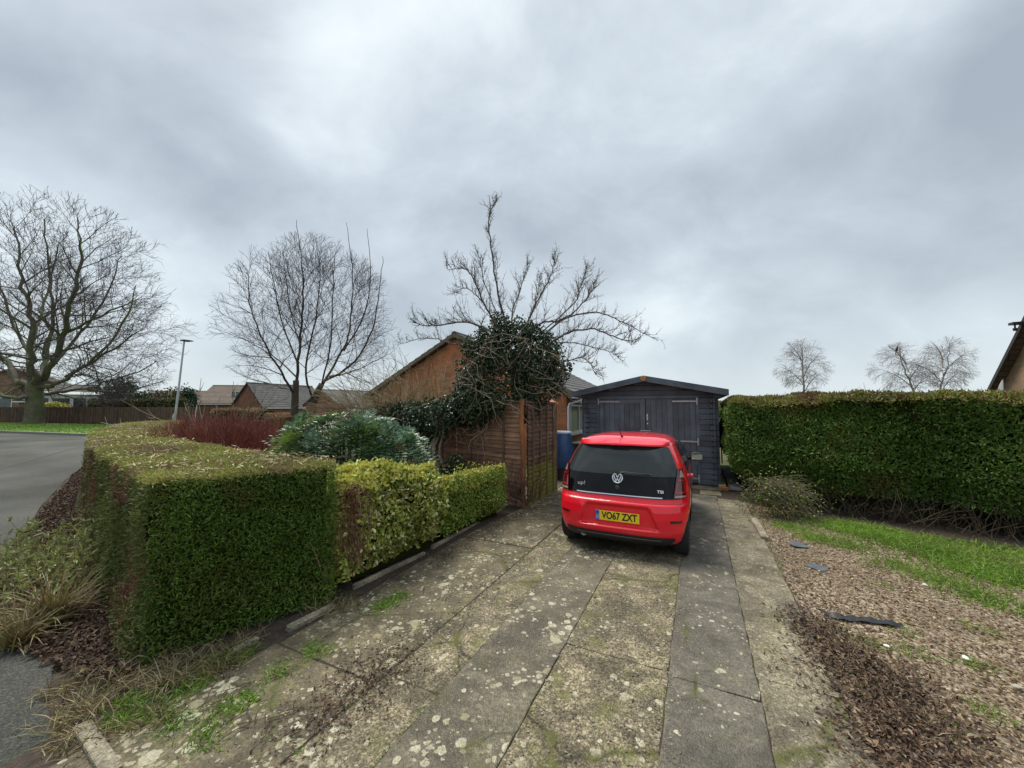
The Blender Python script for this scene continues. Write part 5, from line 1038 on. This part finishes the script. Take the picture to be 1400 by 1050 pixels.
# evergreens and hedges in the middle distance
CON = leafmat('dark_conifer', [(.012, .035, .015), (.022, .055, .022), (.03, .075, .03)], trans=.1); OLV = leafmat('olive_hedge', [(.06, .075, .02), (.10, .10, .03), (.045, .06, .018), (.12, .10, .05)], trans=.15); BHG = leafmat('beech_hedge', [(.20, .12, .06), (.28, .18, .09), (.14, .085, .04), (.24, .17, .09)], trans=.2)
def bush(name, label, px, Y_, h_, rx, mat, n, L, cat_='tree', z=0, ry=None):
    p = P(px, 557, Y_); z0 = float(zt(p.x, p.y)); root = empty(name, (p.x, p.y, z0)); tag(root, label, cat_); cs = [((rng.uniform(-.5, .5)*rx, rng.uniform(-.3, .3)*rx, h_*(.22+.6*f)), (rx*(.95-.6*f), (ry or rx)*(.9-.55*f), h_*.26)) for f in np.linspace(0, 1, 6)]
    leafball('foliage', cs, n, L, L*.5, mat, root, dens_shell=.3); mb = MB(); mb.tube([(0, 0, -.1), (0, 0, h_*.5)], [.09, .04], 7); mb.build('trunk', BRN, root); return root
bush('evergreen_tree', 'dark green conifer between the tan bungalow and the street lamp', 182, 40, 4.4, 2.6, CON, 6000, .3)
bush('evergreen_bush', 'dark evergreen bush right behind the street lamp', 252, 42, 3.6, 1.7, CON, 3500, .28, 'shrub'); bush('evergreen_bush', 'olive green bush left of the street lamp', 222, 40, 3.4, 2.2, OLV, 3500, .28, 'shrub'); bush('evergreen_bush', 'small dark bush at the end of the glazed porch', 146, 41, 2.4, 1.3, CON, 2500, .28, 'shrub')
def simplehedge(name, label, a, b, th, h_, mat, n, L, z=0.):
    a, b = Vector(a), Vector(b); d = (b-a); d.z = 0; Ln = d.length; d.normalize(); nrm = Vector((d.y, -d.x, 0)); root = empty(name, (0, 0, 0)); tag(root, label, 'hedge'); t_ = rng.random(n); za = float(zt(a.x, a.y)); top = rng.random(n) < .3
    off = np.where(top, rng.uniform(-.5, .5, n), np.where(rng.random(n) < .8, .5, -.5))*th; zz = np.where(top, h_, rng.uniform(0, h_, n)); Pp = np.column_stack([a.x+d.x*Ln*t_+nrm.x*off, a.y+d.y*Ln*t_+nrm.y*off, za+zz]); Pp = Pp+rng.normal(0, L*.3, Pp.shape)+(fn(Pp, 1.2)*.08)[:, None]
    V, q = leaves(Pp, rvec(n)+[0, 0, .2], L, L*.45); npmesh('foliage', V, q, mats=[mat], parent=root); mb = MB(); mb.box(0, Ln, -th*.4, th*.4, -.2, h_-L*.5, M=Matrix.Translation((a.x, a.y, za)) @ Matrix.Rotation(math.atan2(d.y, d.x), 4, 'Z')); mb.build('core', CORE, root); return root
simplehedge('garden_hedge', 'olive garden hedge beyond the long brown fence', P(128, 557, 38), P(245, 557, 34), 1.2, 2.1, OLV, 7000, .16)
simplehedge('beech_hedge', 'tan brown beech hedge behind the red-stemmed shrub', P(376, 557, 14), P(412, 557, 13), .7, 1.55, BHG, 6000, .06)
simplehedge('beech_hedge', 'low tan hedge at the foot of the small red brick house', P(300, 557, 17), P(366, 557, 15.5), .7, 1.45, BHG, 7000, .07)
simplehedge('back_hedge', 'brown bushy hedge in the gap beside the garage', P(965, 557, 22), P(1015, 557, 21), 1.0, 2.2, BHG, 5000, .1)
rt = npmesh('treeline', *leaves(np.column_stack([np.linspace(-240, 240, 9000)+rng.normal(0, 1, 9000), 190+rng.normal(0, 3, 9000), rng.uniform(-1, 1, 9000)**2*4.5+.2*0]), rvec(9000), 2.6, 1.6), mats=[OLV]); tag(rt, 'low line of far-off trees along the horizon', 'trees', kind='stuff')
# ------------------------------------------------------------------ bits round the drive
ST = concrete('edging_stone', (.16, .14, .10), (.34, .30, .22), .5, .3, .4, .8, 2.2)
def edging(a, b, w_, h_, label, z=-.03, name='edging_stone'):
    a, b = Vector(a), Vector(b); d = b-a; L = d.length; mb = MB(); mb.box(0, L, -w_/2, w_/2, 0, h_); o = mb.build(name, ST, bevel=.012); o.location = (a.x, a.y, z); o.rotation_euler = (random.uniform(-.08, .08), random.uniform(-.02, .02), math.atan2(d.y, d.x)); tag(o, label, 'edging stone'); return o
edging(G(392, 862), G(456, 829), .08, .06, 'yellowish edging stone under the conifer hedge'); edging(G(318, 893), G(352, 874), .06, .055, 'short grey edging stone at the near hedge corner'); edging(G(112, 992), G(155, 1062), .08, .05, 'pale worn kerb stone at the pavement corner of the driveway')
edging(G(482, 805), G(580, 757), .05, .07, 'long narrow edging under the variegated hedge'); edging(G(590, 750), G(685, 697), .05, .07, 'long narrow edging under the lower hedge')
edging(G(1030, 712), G(1046, 738), .10, .09, 'small pale kerb stone beside the brush heap')
ROCK = simple('pale_stone', (.34, .31, .26), .85, bumps=.5, bscale=30); WROCK = simple('white_stone', (.60, .59, .55), .85, bumps=.5, bscale=30)
def stone(px, py, s, mat, label, name='stone', grp=None):
    p = G(px, py); bm = bmesh.new(); bmesh.ops.create_icosphere(bm, subdivisions=2, radius=s)
    for v in bm.verts: v.co = Vector((v.co.x*1.25, v.co.y*.85, v.co.z*.55))*(1+random.uniform(-.16, .16))
    me = bpy.data.meshes.new(name); bm.to_mesh(me); bm.free(); me.materials.append(mat); o = bpy.data.objects.new(name, me); col.objects.link(o); o.location = (p.x, p.y, s*.2); o.rotation_euler = (0, 0, random.uniform(0, 3)); tag(o, label, 'stone', grp)
stone(1213, 884, .018, WROCK, 'white pebble on the gravel below the black strip'); stone(1320, 900, .022, WROCK, 'larger white stone further right on the gravel'); stone(714, 684, .09, ROCK, 'grey rubble lump at the foot of the orange post'); stone(735, 681, .11, ROCK, 'flat rubble lump by the algae-stained fence foot')
stone(1265, 800, .02, WROCK, 'small white chip on the gravel near the grass'); stone(1392, 940, .022, ROCK, 'pale stone at the right edge of the gravel'); stone(497, 742, .035, WROCK, 'pale pebble under the torn hedge gap')
SLT = simple('wet_slate', (.11, .13, .15), .25, var=.3, scale=12)
for (px, py, s, lb) in ((1092, 745, .13, 'blue-grey slate slab lying on the gravel by the kerb'), (1118, 776, .11, 'broken slate piece a step nearer on the gravel')):
    p = G(px, py); mb = MB(); n = 7; pl_ = [(s*random.uniform(.7, 1.1)*math.cos(2*math.pi*i/n), s*random.uniform(.7, 1.1)*math.sin(2*math.pi*i/n)) for i in range(n)]; mb.prism(pl_, 0, .008, 'z'); o = mb.build('slate', SLT, bevel=.003); o.location = (p.x, p.y, -.002); o.rotation_euler = (.03, .04, 0); tag(o, lb, 'slate')
pp = [G(1120, 838), G(1150, 846), G(1190, 850), G(1232, 857)]; mb = MB()
vs = []
for i, p in enumerate(smooth([np.array(p) for p in pp], 5)):
    wv = .035*(1 if 1 < i < 14 else .5); vs += [(p[0], p[1]-wv, .012+.008*math.sin(i*1.7)), (p[0]+.01, p[1], .035+.012*math.sin(i*2.1)), (p[0], p[1]+wv, .012+.01*math.cos(i*1.3))]
k = len(vs)//3; mb.add(vs, [(3*i+j, 3*i+j+1, 3*i+4+j, 3*i+3+j) for i in range(k-1) for j in (0, 1)]); o = mb.build('plastic_strip', simple('black_sheet', (.012, .013, .014), .25), smooth=60); tag(o, 'crumpled strip of black plastic sheet lying on the gravel', 'plastic strip')
# timber and slabs beside the garage
NT = woodmat('new_timber', (.50, .34, .13), (.66, .50, .24), 'Y', .7); GS = simple('pale_slab', (.42, .42, .40), .7, bumps=.3)
def plank(name, r0, r1, u0, u1, z0, z1, mat, label, cat_): q = D((r0+r1)/2, (u0+u1)/2); mb = MB(); mb.box(-(r1-r0)/2, (r1-r0)/2, -(u1-u0)/2, (u1-u0)/2, z0, z1); o = mb.build(name, mat, bevel=.006); o.location = q; o.rotation_euler = (0, 0, -DR+random.uniform(-.02, .02)); tag(o, label, cat_)
plank('timber_plank', .42, .57, 10.3, 13.6, .01, .09, NT, 'fresh yellow timber plank lying beside the garage wall', 'plank')
plank('timber_offcut', .43, .60, 10.15, 10.27, .0, .07, simple('orange_wood', (.42, .17, .05), .7), 'orange timber offcut at the garage corner', 'timber')
for i, (u0, u1) in enumerate(((10.3, 11.1), (11.15, 12.0), (12.05, 13.0), (13.1, 14.2))): plank('paving_slab', .62, .88, u0, u1, .0, .05, GS, ['nearest', 'second', 'third', 'farthest'][i]+' pale paving slab in the row between garage and hedge', 'paving slab')
p = D(.7, 15.0); root = empty('handrail', p, -DR); tag(root, 'galvanised tube rail in the gap beside the garage', 'rail'); mb = MB(); mb.tube([(0, 0, 0), (0, 0, 1.1)], .024, 8); mb.build('post', GALV, root); mb = MB(); mb.tube([(-.25, 0, 1.08), (.35, 0, 1.08)], .024, 8); mb.tube([(-.25, 0, .55), (.35, 0, .55)], .018, 8); mb.build('rail', GALV, root)
# twigs lying about
st = []
for (px, py) in [(330, 990), (470, 850), (540, 800), (560, 790), (620, 720), (1120, 900), (1200, 950), (1260, 1000), (1010, 690), (480, 830), (300, 930), (1230, 760), (1350, 750), (360, 985), (270, 960)]*5:
    p = np.array(G(px+rng.normal(0, 22), py+rng.normal(0, 9))); p[2] = .015; a = rng.uniform(0, 6.28); d = np.array([math.cos(a), math.sin(a), rng.uniform(0, .2)]); q_ = [p]
    for k in range(4): d = unit(d+rng.normal(0, .2, 3)*[1, 1, .3]); q_.append(q_[-1]+d*rng.uniform(.02, .07))
    q_ = np.array(q_); q_[:, 2] = np.clip(q_[:, 2], .01, .09); st.append((q_, np.linspace(.004, .0015, 5)))
V, q = tubes(st, 4); tag(npmesh('fallen_twigs', V, q, mats=[BRN]), 'thin fallen twigs strewn over the driveway edges', 'twigs', kind='stuff')
# ------------------------------------------------------------------ car  (local: x right, y forward from the rear bumper, z up)
def paint():
    m, hh, b, o = newmat('red_paint'); b.inputs['Base Color'].default_value = (.80, .005, .022, 1); b.inputs['Roughness'].default_value = .35; b.inputs['Metallic'].default_value = 0; b.inputs['Specular IOR Level'].default_value = .2
    b.inputs['Coat Weight'].default_value = 1; b.inputs['Coat Roughness'].default_value = .03; t = hh.n('ShaderNodeTexCoord'); s = hh.n('ShaderNodeSeparateXYZ'); hh.l(t.outputs['Object'], s.inputs[0])
    d = hh.math('MULTIPLY', hh.ramp(s.outputs[2], [(.15, 1.0), (.55, 0.0)]), hh.ramp(hh.noise(t.outputs['Object'], 9, 5, .7), [(.4, 0.0), (.75, .5)]))
    hh.l(hh.mix(d, (.80, .005, .022), (.16, .10, .08)), b.inputs['Base Color']); return m
PNT = paint(); BLK = simple('gloss_black', (.004, .004, .005), .07, var=.1, spec=.25); TRIM = simple('black_trim', (.014, .014, .015), .5, bumps=.2, bscale=200); RUB = simple('tyre_rubber', (.014, .014, .014), .85, bumps=.4)
LRED = simple('lamp_red', (.30, .006, .012), .1, coat=1); LDK = simple('lamp_smoked', (.055, .004, .007), .08, coat=1); LPK = simple('lamp_clear', (.38, .20, .19), .15, coat=1); CHR = simple('chrome', (.75, .75, .77), .14, 1, .03); YEL = simple('plate_yellow', (.80, .58, .02), .35, var=.04); PBL = simple('plate_blue', (.01, .09, .50), .35); INK = simple('plate_ink', (.006, .006, .006), .4)
def tglass():
    m, hh, b, o = newmat('tinted_glass'); b.inputs['Base Color'].default_value = (.02, .026, .026, 1); b.inputs['Roughness'].default_value = .02; b.inputs['IOR'].default_value = 1.5; return m
GLR = tglass()
car = empty('parked_car', D(-.97, 5.08), -DR); car.scale = (1.045, 1.03, 1.01); tag(car, 'small red three-door hatchback parked facing the garage', 'car')
ZT = [(.17, .14, .70, 3.40), (.20, .07, .76, 3.46), (.25, .035, .79, 3.52), (.35, .01, .81, 3.56), (.50, 0, .82, 3.58), (.60, .012, .822, 3.57), (.67, .03, .822, 3.55), (.72, .075, .82, 3.52), (.80, .10, .814, 3.45), (.90, .125, .80, 3.30), (.98, .15, .785, 3.05), (1.05, .175, .765, 2.80), (1.15, .22, .728, 2.55), (1.25, .272, .685, 2.35), (1.33, .318, .648, 2.2), (1.38, .35, .622, 2.08), (1.42, .40, .585, 1.98), (1.45, .50, .53, 1.88), (1.47, .66, .44, 1.76), (1.483, .86, .31, 1.62), (1.49, 1.1, .12, 1.42)]
zs_ = [t[0] for t in ZT]
def prof(z): return np.interp(z, zs_, [t[1] for t in ZT]), np.interp(z, zs_, [t[2] for t in ZT]), np.interp(z, zs_, [t[3] for t in ZT])
def sst(a, b, x): t = min(1, max(0, (x-a)/(b-a))); return t*t*(3-2*t)
NS = 3.6
def yrear(x, z, feat=True):
    yr, w_, yf = prof(z); L1 = min(.62, (yf-yr)*.45); f = min(.99999, abs(x)/w_); y = yr+L1*(1-(1-f**NS)**(1/NS))
    if feat:
        hwz = .50-(z-.38)*.42; inside = sst(0, .05, hwz-abs(x))*sst(.355, .395, z)*sst(.66, .60, z); y += .045*inside
        y += .012*sst(.71, .695, z)*sst(.68, .69, z)*(1 if abs(x) < .8 else 0)
    return y
zl = np.unique(np.concatenate([np.linspace(.17, .34, 10), np.linspace(.34, .74, 42), np.linspace(.74, 1.38, 40), np.linspace(1.38, 1.49, 16)])); tl = np.linspace(-math.pi/2, math.pi/2, 141); V = []
for z in zl:
    yr, w_, yf = prof(z); L2 = min(.7, (yf-yr)*.45); ring = []
    for t in tl[:-1]: x = w_*math.sin(t); ring.append((x, yrear(x, z), z))
    k = 14; ya = yrear(w_*.99999, z); yb = yf-L2
    for i in range(k): ring.append((w_, ya+(yb-ya)*i/k, z))
    for t in tl[::-1][:-1][::4]: f = min(.99999, abs(math.sin(t))); ring.append((w_*math.sin(t), yf-L2*(1-(1-f**2.6)**(1/2.6)), z))
    for i in range(k): ring.append((-w_, yb+(ya-yb)*i/k, z))
    V.append(ring)
m = len(V[0]); mb = MB(); vs = [v for r_ in V for v in r_]
fs = [(i*m+j, i*m+(j+1) % m, (i+1)*m+(j+1) % m, (i+1)*m+j) for i in range(len(V)-1) for j in range(m)]+[tuple(range(m))[::-1], tuple(range((len(V)-1)*m, len(V)*m))]
mb.add(vs, fs); body = mb.build('body', [PNT, TRIM], car)
cut = MB()
for y in (.54, 2.945):
    for s in (-1, 1): cut.lathe([(0, s*.52), (.335, s*.52), (.335, s*.95), (0, s*.95)], (0, y, .30), 'x', 40)
co = cut.build('cutter', TRIM, car); md = body.modifiers.new('b', 'BOOLEAN'); md.operation = 'DIFFERENCE'; md.object = co; md.solver = 'EXACT'
bpy.context.view_layer.update(); dg_ = bpy.context.evaluated_depsgraph_get(); me = bpy.data.meshes.new_from_object(body.evaluated_get(dg_)); body.modifiers.clear(); body.data = me; bpy.data.objects.remove(co)
me.materials.clear(); me.materials.append(PNT); me.materials.append(TRIM)
mi = []
for p in me.polygons:
    c = p.center; arch = any((c.y-y)**2+(c.z-.30)**2 < .338**2 for y in (.54, 2.945)); mi.append(1 if (c.z < .215 or (arch and abs(c.x) < .8 and c.z > .0) or (c.z < .262 and c.y > .6)) else 0)
me.polygons.foreach_set('material_index', mi); me.polygons.foreach_set('use_smooth', [True]*len(me.polygons)); me.set_sharp_from_angle(angle=R(38))
def rpatch(name, rows, mat, off=.006, nx=24, parent=car, feat=True):
    """rows: (z, x0, x1); panel following the rear surface"""
    vs = []; 
    for z, x0, x1 in rows:
        for i in range(nx+1):
            x = x0+(x1-x0)*i/nx; y = yrear(x, z, feat); e = .01; nx_ = -(yrear(x+e, z, feat)-yrear(x-e, z, feat))/(2*e); nz_ = -(yrear(x, z+e, feat)-yrear(x, z-e, feat))/(2*e); n = Vector((nx_*-1, -1, -nz_*-1)); n = Vector((-nx_*-1, -1, -nz_*-1))
            n = Vector((( yrear(x+e, z, feat)-yrear(x-e, z, feat))/(2*e), -1, (yrear(x, z+e, feat)-yrear(x, z-e, feat))/(2*e))).normalized(); vs.append(Vector((x, y, z))+n*off)
    k = nx+1; fs = [(j*k+i, j*k+i+1, (j+1)*k+i+1, (j+1)*k+i) for j in range(len(rows)-1) for i in range(nx)]
    mb = MB(); mb.add(vs, fs); o = mb.build(name, mat, parent, smooth=50); 
    nrm = o.data.polygons[0].normal
    if nrm.y > 0: o.data.flip_normals()
    return o
# black tailgate panel and its glass
rows = []
for i in range(35):
    z = .745+(1.375-.745)*i/34; w_ = prof(z)[1]; hwz = w_*.905; 
    if z > 1.33: hwz -= .10*(1-math.sqrt(max(0, 1-((z-1.33)/.045)**2)))
    if z < .775: hwz -= .03*(1-math.sqrt(max(0, 1-((.775-z)/.03)**2)))
    rows.append((z, -hwz, hwz))
tg = rpatch('tailgate', [r_ for r_ in rows if r_[0] <= 1.01], BLK, .008, 40)
gw = rpatch('rear_window', [r_ for r_ in rows if r_[0] >= .99], GLR, .0095, 40)
rpatch('chrome_strip', [(.752, -.52, .52), (.758, -.52, .52), (.764, -.52, .52)], CHR, .013, 24, tg)
# lamps
for s in (-1, 1):
    def rw(z0, z1, xi0, xi1, xo0, xo1, n=10): return [(z0+(z1-z0)*i/n, *sorted((s*(xi0+(xi1-xi0)*i/n), s*(xo0+(xo1-xo0)*i/n)))) for i in range(n+1)]
    lp_ = rpatch('tail_lamp', rw(.755, 1.09, .635, .675, .765, .725, 14), LDK, .020, 10)
    rpatch('lens', rw(.99, 1.065, .69, .695, .74, .71), LPK, .0245, 6, lp_); rpatch('lens', rw(.95, .968, .67, .67, .752, .748, 2), LRED, .0245, 6, lp_)
    rpatch('lens', rw(.83, .95, .73, .73, .757, .752), LRED, .0245, 4, lp_); rpatch('lens', rw(.81, .83, .65, .65, .76, .757, 2), LRED, .0245, 6, lp_); rpatch('lens', rw(.83, .93, .65, .66, .668, .678, 4), LRED, .0245, 3, lp_)
    rpatch('lens', rw(.765, .785, .645, .648, .755, .757, 2), LPK, .0245, 6, lp_)
    rpatch('reflector', rw(.475, .505, .605, .61, .72, .735, 3), LDK, .006, 5); 
# bumper shut line, crease arcs, diffuser
def rline(name, pts, r_, mat, parent=car, off=.002): mb = MB(); mb.tube([(x, yrear(x, z)-off, z) for x, z in pts], r_, 5); return mb.build(name, mat, parent)
rline('panel_gap', [(-.80+i*.04, .688) for i in range(41)], .004, INK, body)
rpatch('diffuser', [(z, -(.55+.1*sst(.17, .28, z)), .55+.1*sst(.17, .28, z)) for z in np.linspace(.18, .30, 6)], TRIM, .012, 24); rpatch('bumper_trim', [(.262, -.5, .5), (.275, -.5, .5)], simple('trim_grey', (.10, .10, .105), .4), .02, 20)
mb = MB(); mb.lathe([(.030, -.03), (.036, -.035), (.038, 0), (.038, .2), (.0, .2), (0, .02), (.03, .02)], (-.42, yrear(-.42, .23)+.02, .235), 'y', 16); mb.build('exhaust', simple('exhaust_steel', (.25, .24, .23), .4, .8), car)
# spoiler
mb = MB(); vs = []; n = 24
for i in range(n+1):
    x = -.585+1.17*i/n; e = 1-abs(x/.585)**6; y1 = yrear(x, 1.375, False); dz = -.02*(x/.6)**2
    vs += [(x, y1-.085*e-.005, 1.383+dz), (x, y1-.08*e-.002, 1.402+dz), (x, y1+.02, 1.432+dz*.8), (x, y1+.12, 1.448+dz), (x, y1+.05, 1.35+dz)]
fs = [(5*i+j, 5*i+(j+1) % 5, 5*i+5+(j+1) % 5, 5*i+5+j) for i in range(n) for j in range(5)]+[(0, 1, 2, 3, 4), tuple(5*n+j for j in range(5))[::-1]]
mb.add(vs, fs); mb.build('spoiler', PNT, car, smooth=35)
mb = MB(); y_ = yrear(0, 1.36, False)-.09; mb.box(-.11, .11, y_+.001, y_+.02, 1.372, 1.381); mb.build('brake_lamp', LRED, car)
# number plate
TP = lambda x, y, z, tilt=0.0: Matrix.Translation((x, y, z)) @ Matrix.Rotation(R(90)+tilt, 4, 'X')
yp = yrear(0, .5)-.006; mb = MB(); mb.box(-.265, .265, yp-.008, yp, .435, .555); pl_ = mb.build('number_plate', YEL, car, bevel=.003)
mb = MB(); mb.box(-.264, -.215, yp-.0105, yp-.0085, .437, .553); mb.build('plate_band', PBL, pl_); text('plate_text', 'VO67 ZXT', .122, INK, pl_, TP(.028, yp-.009, .495), .001, .0032, .74)
mb = MB(); [mb.box(-.25+.018*(i % 2), -.239+.018*(i % 2), yp-.0115, yp-.0107, .475+.02*(i//2), .484+.02*(i//2)) for i in range(4)]; text('band_text', 'GB', .028, UPVC, pl_, TP(-.24, yp-.0112, .462), .0005); mb.build('band_mark', YEL, pl_)
# round badge: ring with V over W
yb_ = yrear(0, .965)-.022; th_ = .22; B = Matrix.Translation((0, yb_, .965)) @ Matrix.Rotation(R(90)-th_, 4, 'X'); mb = MB()
ring = []; 
for rr_, zz in ((.052, 0), (.052, .010), (.060, .014), (.067, .010), (.067, 0)): ring.append((rr_, zz))
vs = []; sd2 = 40
for r_, z in ring:
    for k in range(sd2): a = 2*math.pi*k/sd2; vs.append(B @ Vector((r_*math.cos(a), r_*math.sin(a), z)))
mb.add(vs, [(i*sd2+k, i*sd2+(k+1) % sd2, ((i+1) % 5)*sd2+(k+1) % sd2, ((i+1) % 5)*sd2+k) for i in range(5) for k in range(sd2)])
def stroke(pts, w_): 
    for (xa, ya), (xb, yb) in zip(pts, pts[1:]):
        d = Vector((xb-xa, yb-ya, 0)).normalized(); n = Vector((-d.y, d.x, 0))*w_/2; a = Vector((xa, ya, 0))-d*w_*.2; b = Vector((xb, yb, 0))+d*w_*.2
        q_ = [a+n, a-n, b-n, b+n]; mb.add([B @ v for v in q_]+[B @ (v+Vector((0, 0, .009))) for v in q_], [(0, 1, 2, 3), (4, 5, 6, 7), (0, 1, 5, 4), (1, 2, 6, 5), (2, 3, 7, 6), (3, 0, 4, 7)])
stroke([(-.021, .047), (0, .006), (.021, .047)], .0095); stroke([(-.043, .028), (-.018, -.040), (0, -.004), (.018, -.040), (.043, .028)], .0095)
mb.build('badge', CHR, tg); mb = MB(); mb.lathe([(0, 0), (.052, 0), (.052, .004), (0, .004)], sides=30); o = mb.build('badge_disc', BLK, tg); o.matrix_local = B
mb = MB(); mb.lathe([(.0, -.012), (.022, -.012), (.026, -.006), (.026, .012), (0, .012)], (0, yrear(0, .85)-.012, .85), 'y', 20); mb.build('tailgate_button', simple('button_grey', (.05, .05, .055), .25), tg)
text('model_lettering', 'up!', .066, simple('lettering_grey', (.45, .45, .46), .35, .5), tg, TP(-.46, yrear(-.36, .87)-.014, .872, -.2), .0015, .0004, 1.25); text('trim_lettering', 'TSI', .048, CHR, tg, TP(.50, yrear(.50, .83)-.013, .832, -.2), .0015, .0012, 1.2)
# wiper
mb = MB(); pts = [(0.0, 1.03), (.10, 1.045), (.22, 1.04), (.38, 1.035)]; mb.tube([(x, yrear(x, z)-.04, z) for x, z in pts], [.012, .009, .007, .004], 6); mb.box(-.03, .03, yrear(0, 1.03)-.045, yrear(0, 1.03)-.006, 1.015, 1.05); mb.tube([(x, yrear(x, z)-.02, z) for x, z in ((.02, 1.03), (.2, 1.026), (.40, 1.028))], .006, 5); mb.build('wiper', TRIM, gw)
# antenna
mb = MB(); mb.tube([(-.02, .62, 1.455), (-.03, .60, 1.49), (-.05, .50, 1.655)], [.012, .006, .0035], 8); mb.lathe([(0, 0), (.022, 0), (.014, .03), (0, .035)], (-.02, .62, 1.45), 'z', 12); mb.build('aerial', TRIM, car)
# side windows, door seams, handles, mirrors, windscreen
for s in (-1, 1):
    def spatch(name, rows, off, mat, parent=car):
        vs = []; nx = 14
        for z, y0, y1 in rows:
            for i in range(nx+1): vs.append((s*(prof(z)[1]+off), y0+(y1-y0)*i/nx, z))
        k = nx+1; mb = MB(); mb.add(vs, [(j*k+i, j*k+i+1, (j+1)*k+i+1, (j+1)*k+i) for j in range(len(rows)-1) for i in range(nx)]); o = mb.build(name, mat, parent, smooth=50)
        if o.data.polygons[0].normal.x*s < 0: o.data.flip_normals()
        return o
    zz = np.linspace(.985, 1.355, 12); spatch('side_window', [(z, .93+(z-.985)*.22, 1.12+(z-.985)*.15) for z in zz], .005, GLR); spatch('side_window', [(z, 1.17+(z-.985)*.12, 2.62-(z-.985)*1.6) for z in zz], .005, GLR)
    mb = MB(); w0 = lambda z: s*(prof(z)[1]+.001)
    mb.tube([(w0(z), 1.13, z) for z in np.linspace(.3, 1.36, 14)], .004, 4); mb.tube([(w0(z), 2.50, z) for z in np.linspace(.3, .98, 8)], .004, 4); mb.tube([(w0(.32), y, .32) for y in (1.13, 1.8, 2.5)], .004, 4); dr = mb.build('door_seam', INK, body)
    mb = MB(); mb.box(*sorted((s*.80, s*.845)), 1.22, 1.40, .865, .895); mb.build('door_handle', PNT, car, bevel=.008)
    bm = bmesh.new(); bmesh.ops.create_uvsphere(bm, u_segments=18, v_segments=12, radius=1)
    for v in bm.verts: c = v.co; v.co = Vector((s*.895+c.x*.105, 2.28+(c.y*.06 if c.y > 0 else c.y*.022), 1.045+c.z*.072*(1 if abs(c.x) < .5 else .9)))
    me = bpy.data.meshes.new('mirror'); bm.to_mesh(me); bm.free(); me.materials.append(TRIM); me.polygons.foreach_set('use_smooth', [True]*len(me.polygons)); mo = bpy.data.objects.new('door_mirror', me); col.objects.link(mo); mo.parent = car
    mb = MB(); pg = [(s*.895+.085*math.copysign(abs(math.cos(a))**.6, math.cos(a)), 1.045+.052*math.copysign(abs(math.sin(a))**.6, math.sin(a))) for a in np.linspace(0, 2*math.pi, 24, endpoint=False)]
    mb.prism(pg, 2.246, 2.256, 'y'); mb.build('mirror_glass', simple('mirror_glass', (.5, .52, .53), .04, 1, .02), mo); mb = MB(); mb.tube([(s*.76, 2.36, 1.0), (s*.83, 2.32, 1.02)], [.03, .025], 8); mb.build('mirror_arm', TRIM, mo)
    for y in (.54, 2.945):
        mb = MB(); x0, x1 = s*.61, s*.795; pr_ = [(.19, x0), (.25, x0), (.283, x0+s*.012), (.293, x0+s*.04), (.295, (x0+x1)/2), (.293, x1-s*.04), (.283, x1-s*.012), (.25, x1), (.20, x1-s*.006)]
        mb.lathe([(r_, x) for r_, x in pr_], (0, y, .295), 'x', 48); 
        wh = empty('wheel'); wh.parent = car; ty = mb.build('tyre', RUB, wh, smooth=40)
        # tread grooves
        mb = MB(); mb.lathe([(.0, s*.66), (.20, s*.66), (.205, s*.785), (.19, s*.788), (.18, s*.74), (0, s*.735)], (0, y, .295), 'x', 36)
        for k in range(5):
            a = 2*math.pi*k/5; c_, s_ = math.cos(a), math.sin(a); u_ = [Vector((0, c_*r_-s_*t_, s_*r_+c_*t_)) for r_, t_ in ((.03, -.03), (.19, -.045), (.19, .045), (.03, .03))]
            mb.add([Vector((s*.745, y, .295))+v for v in u_]+[Vector((s*.778, y, .295))+v for v in u_], [(0, 1, 2, 3), (4, 5, 6, 7), (0, 1, 5, 4), (1, 2, 6, 5), (2, 3, 7, 6), (3, 0, 4, 7)])
        mb.build('rim', simple('alloy', (.4, .4, .42), .3, .9), wh, smooth=30)
mb = MB(); vs = []
for z in np.linspace(1.03, 1.40, 10):
    yr, w_, yf = prof(z)
    for i in range(17): f = -.88+1.76*i/16; L2 = min(.7, (yf-yr)*.45); vs.append((w_*f, yf-L2*(1-(1-abs(f)**2.6)**(1/2.6))+.008, z+.004))
mb.add(vs, [(j*17+i, j*17+i+1, (j+1)*17+i+1, (j+1)*17+i) for j in range(9) for i in range(16)]); mb.build('windscreen', GLR, car, smooth=50)
for s in (-1, 1): mb = MB(); mb.lathe([(0, 0), (.1, .01), (.13, .05), (.1, .1), (0, .1)], (s*.6, 3.3, .70), 'y', 20); mb.build('headlight', LPK, car, smooth=40)
mb = MB(); mb.box(-.6, .6, .5, 3.0, .15, .20); mb.build('underbody', TRIM, car)
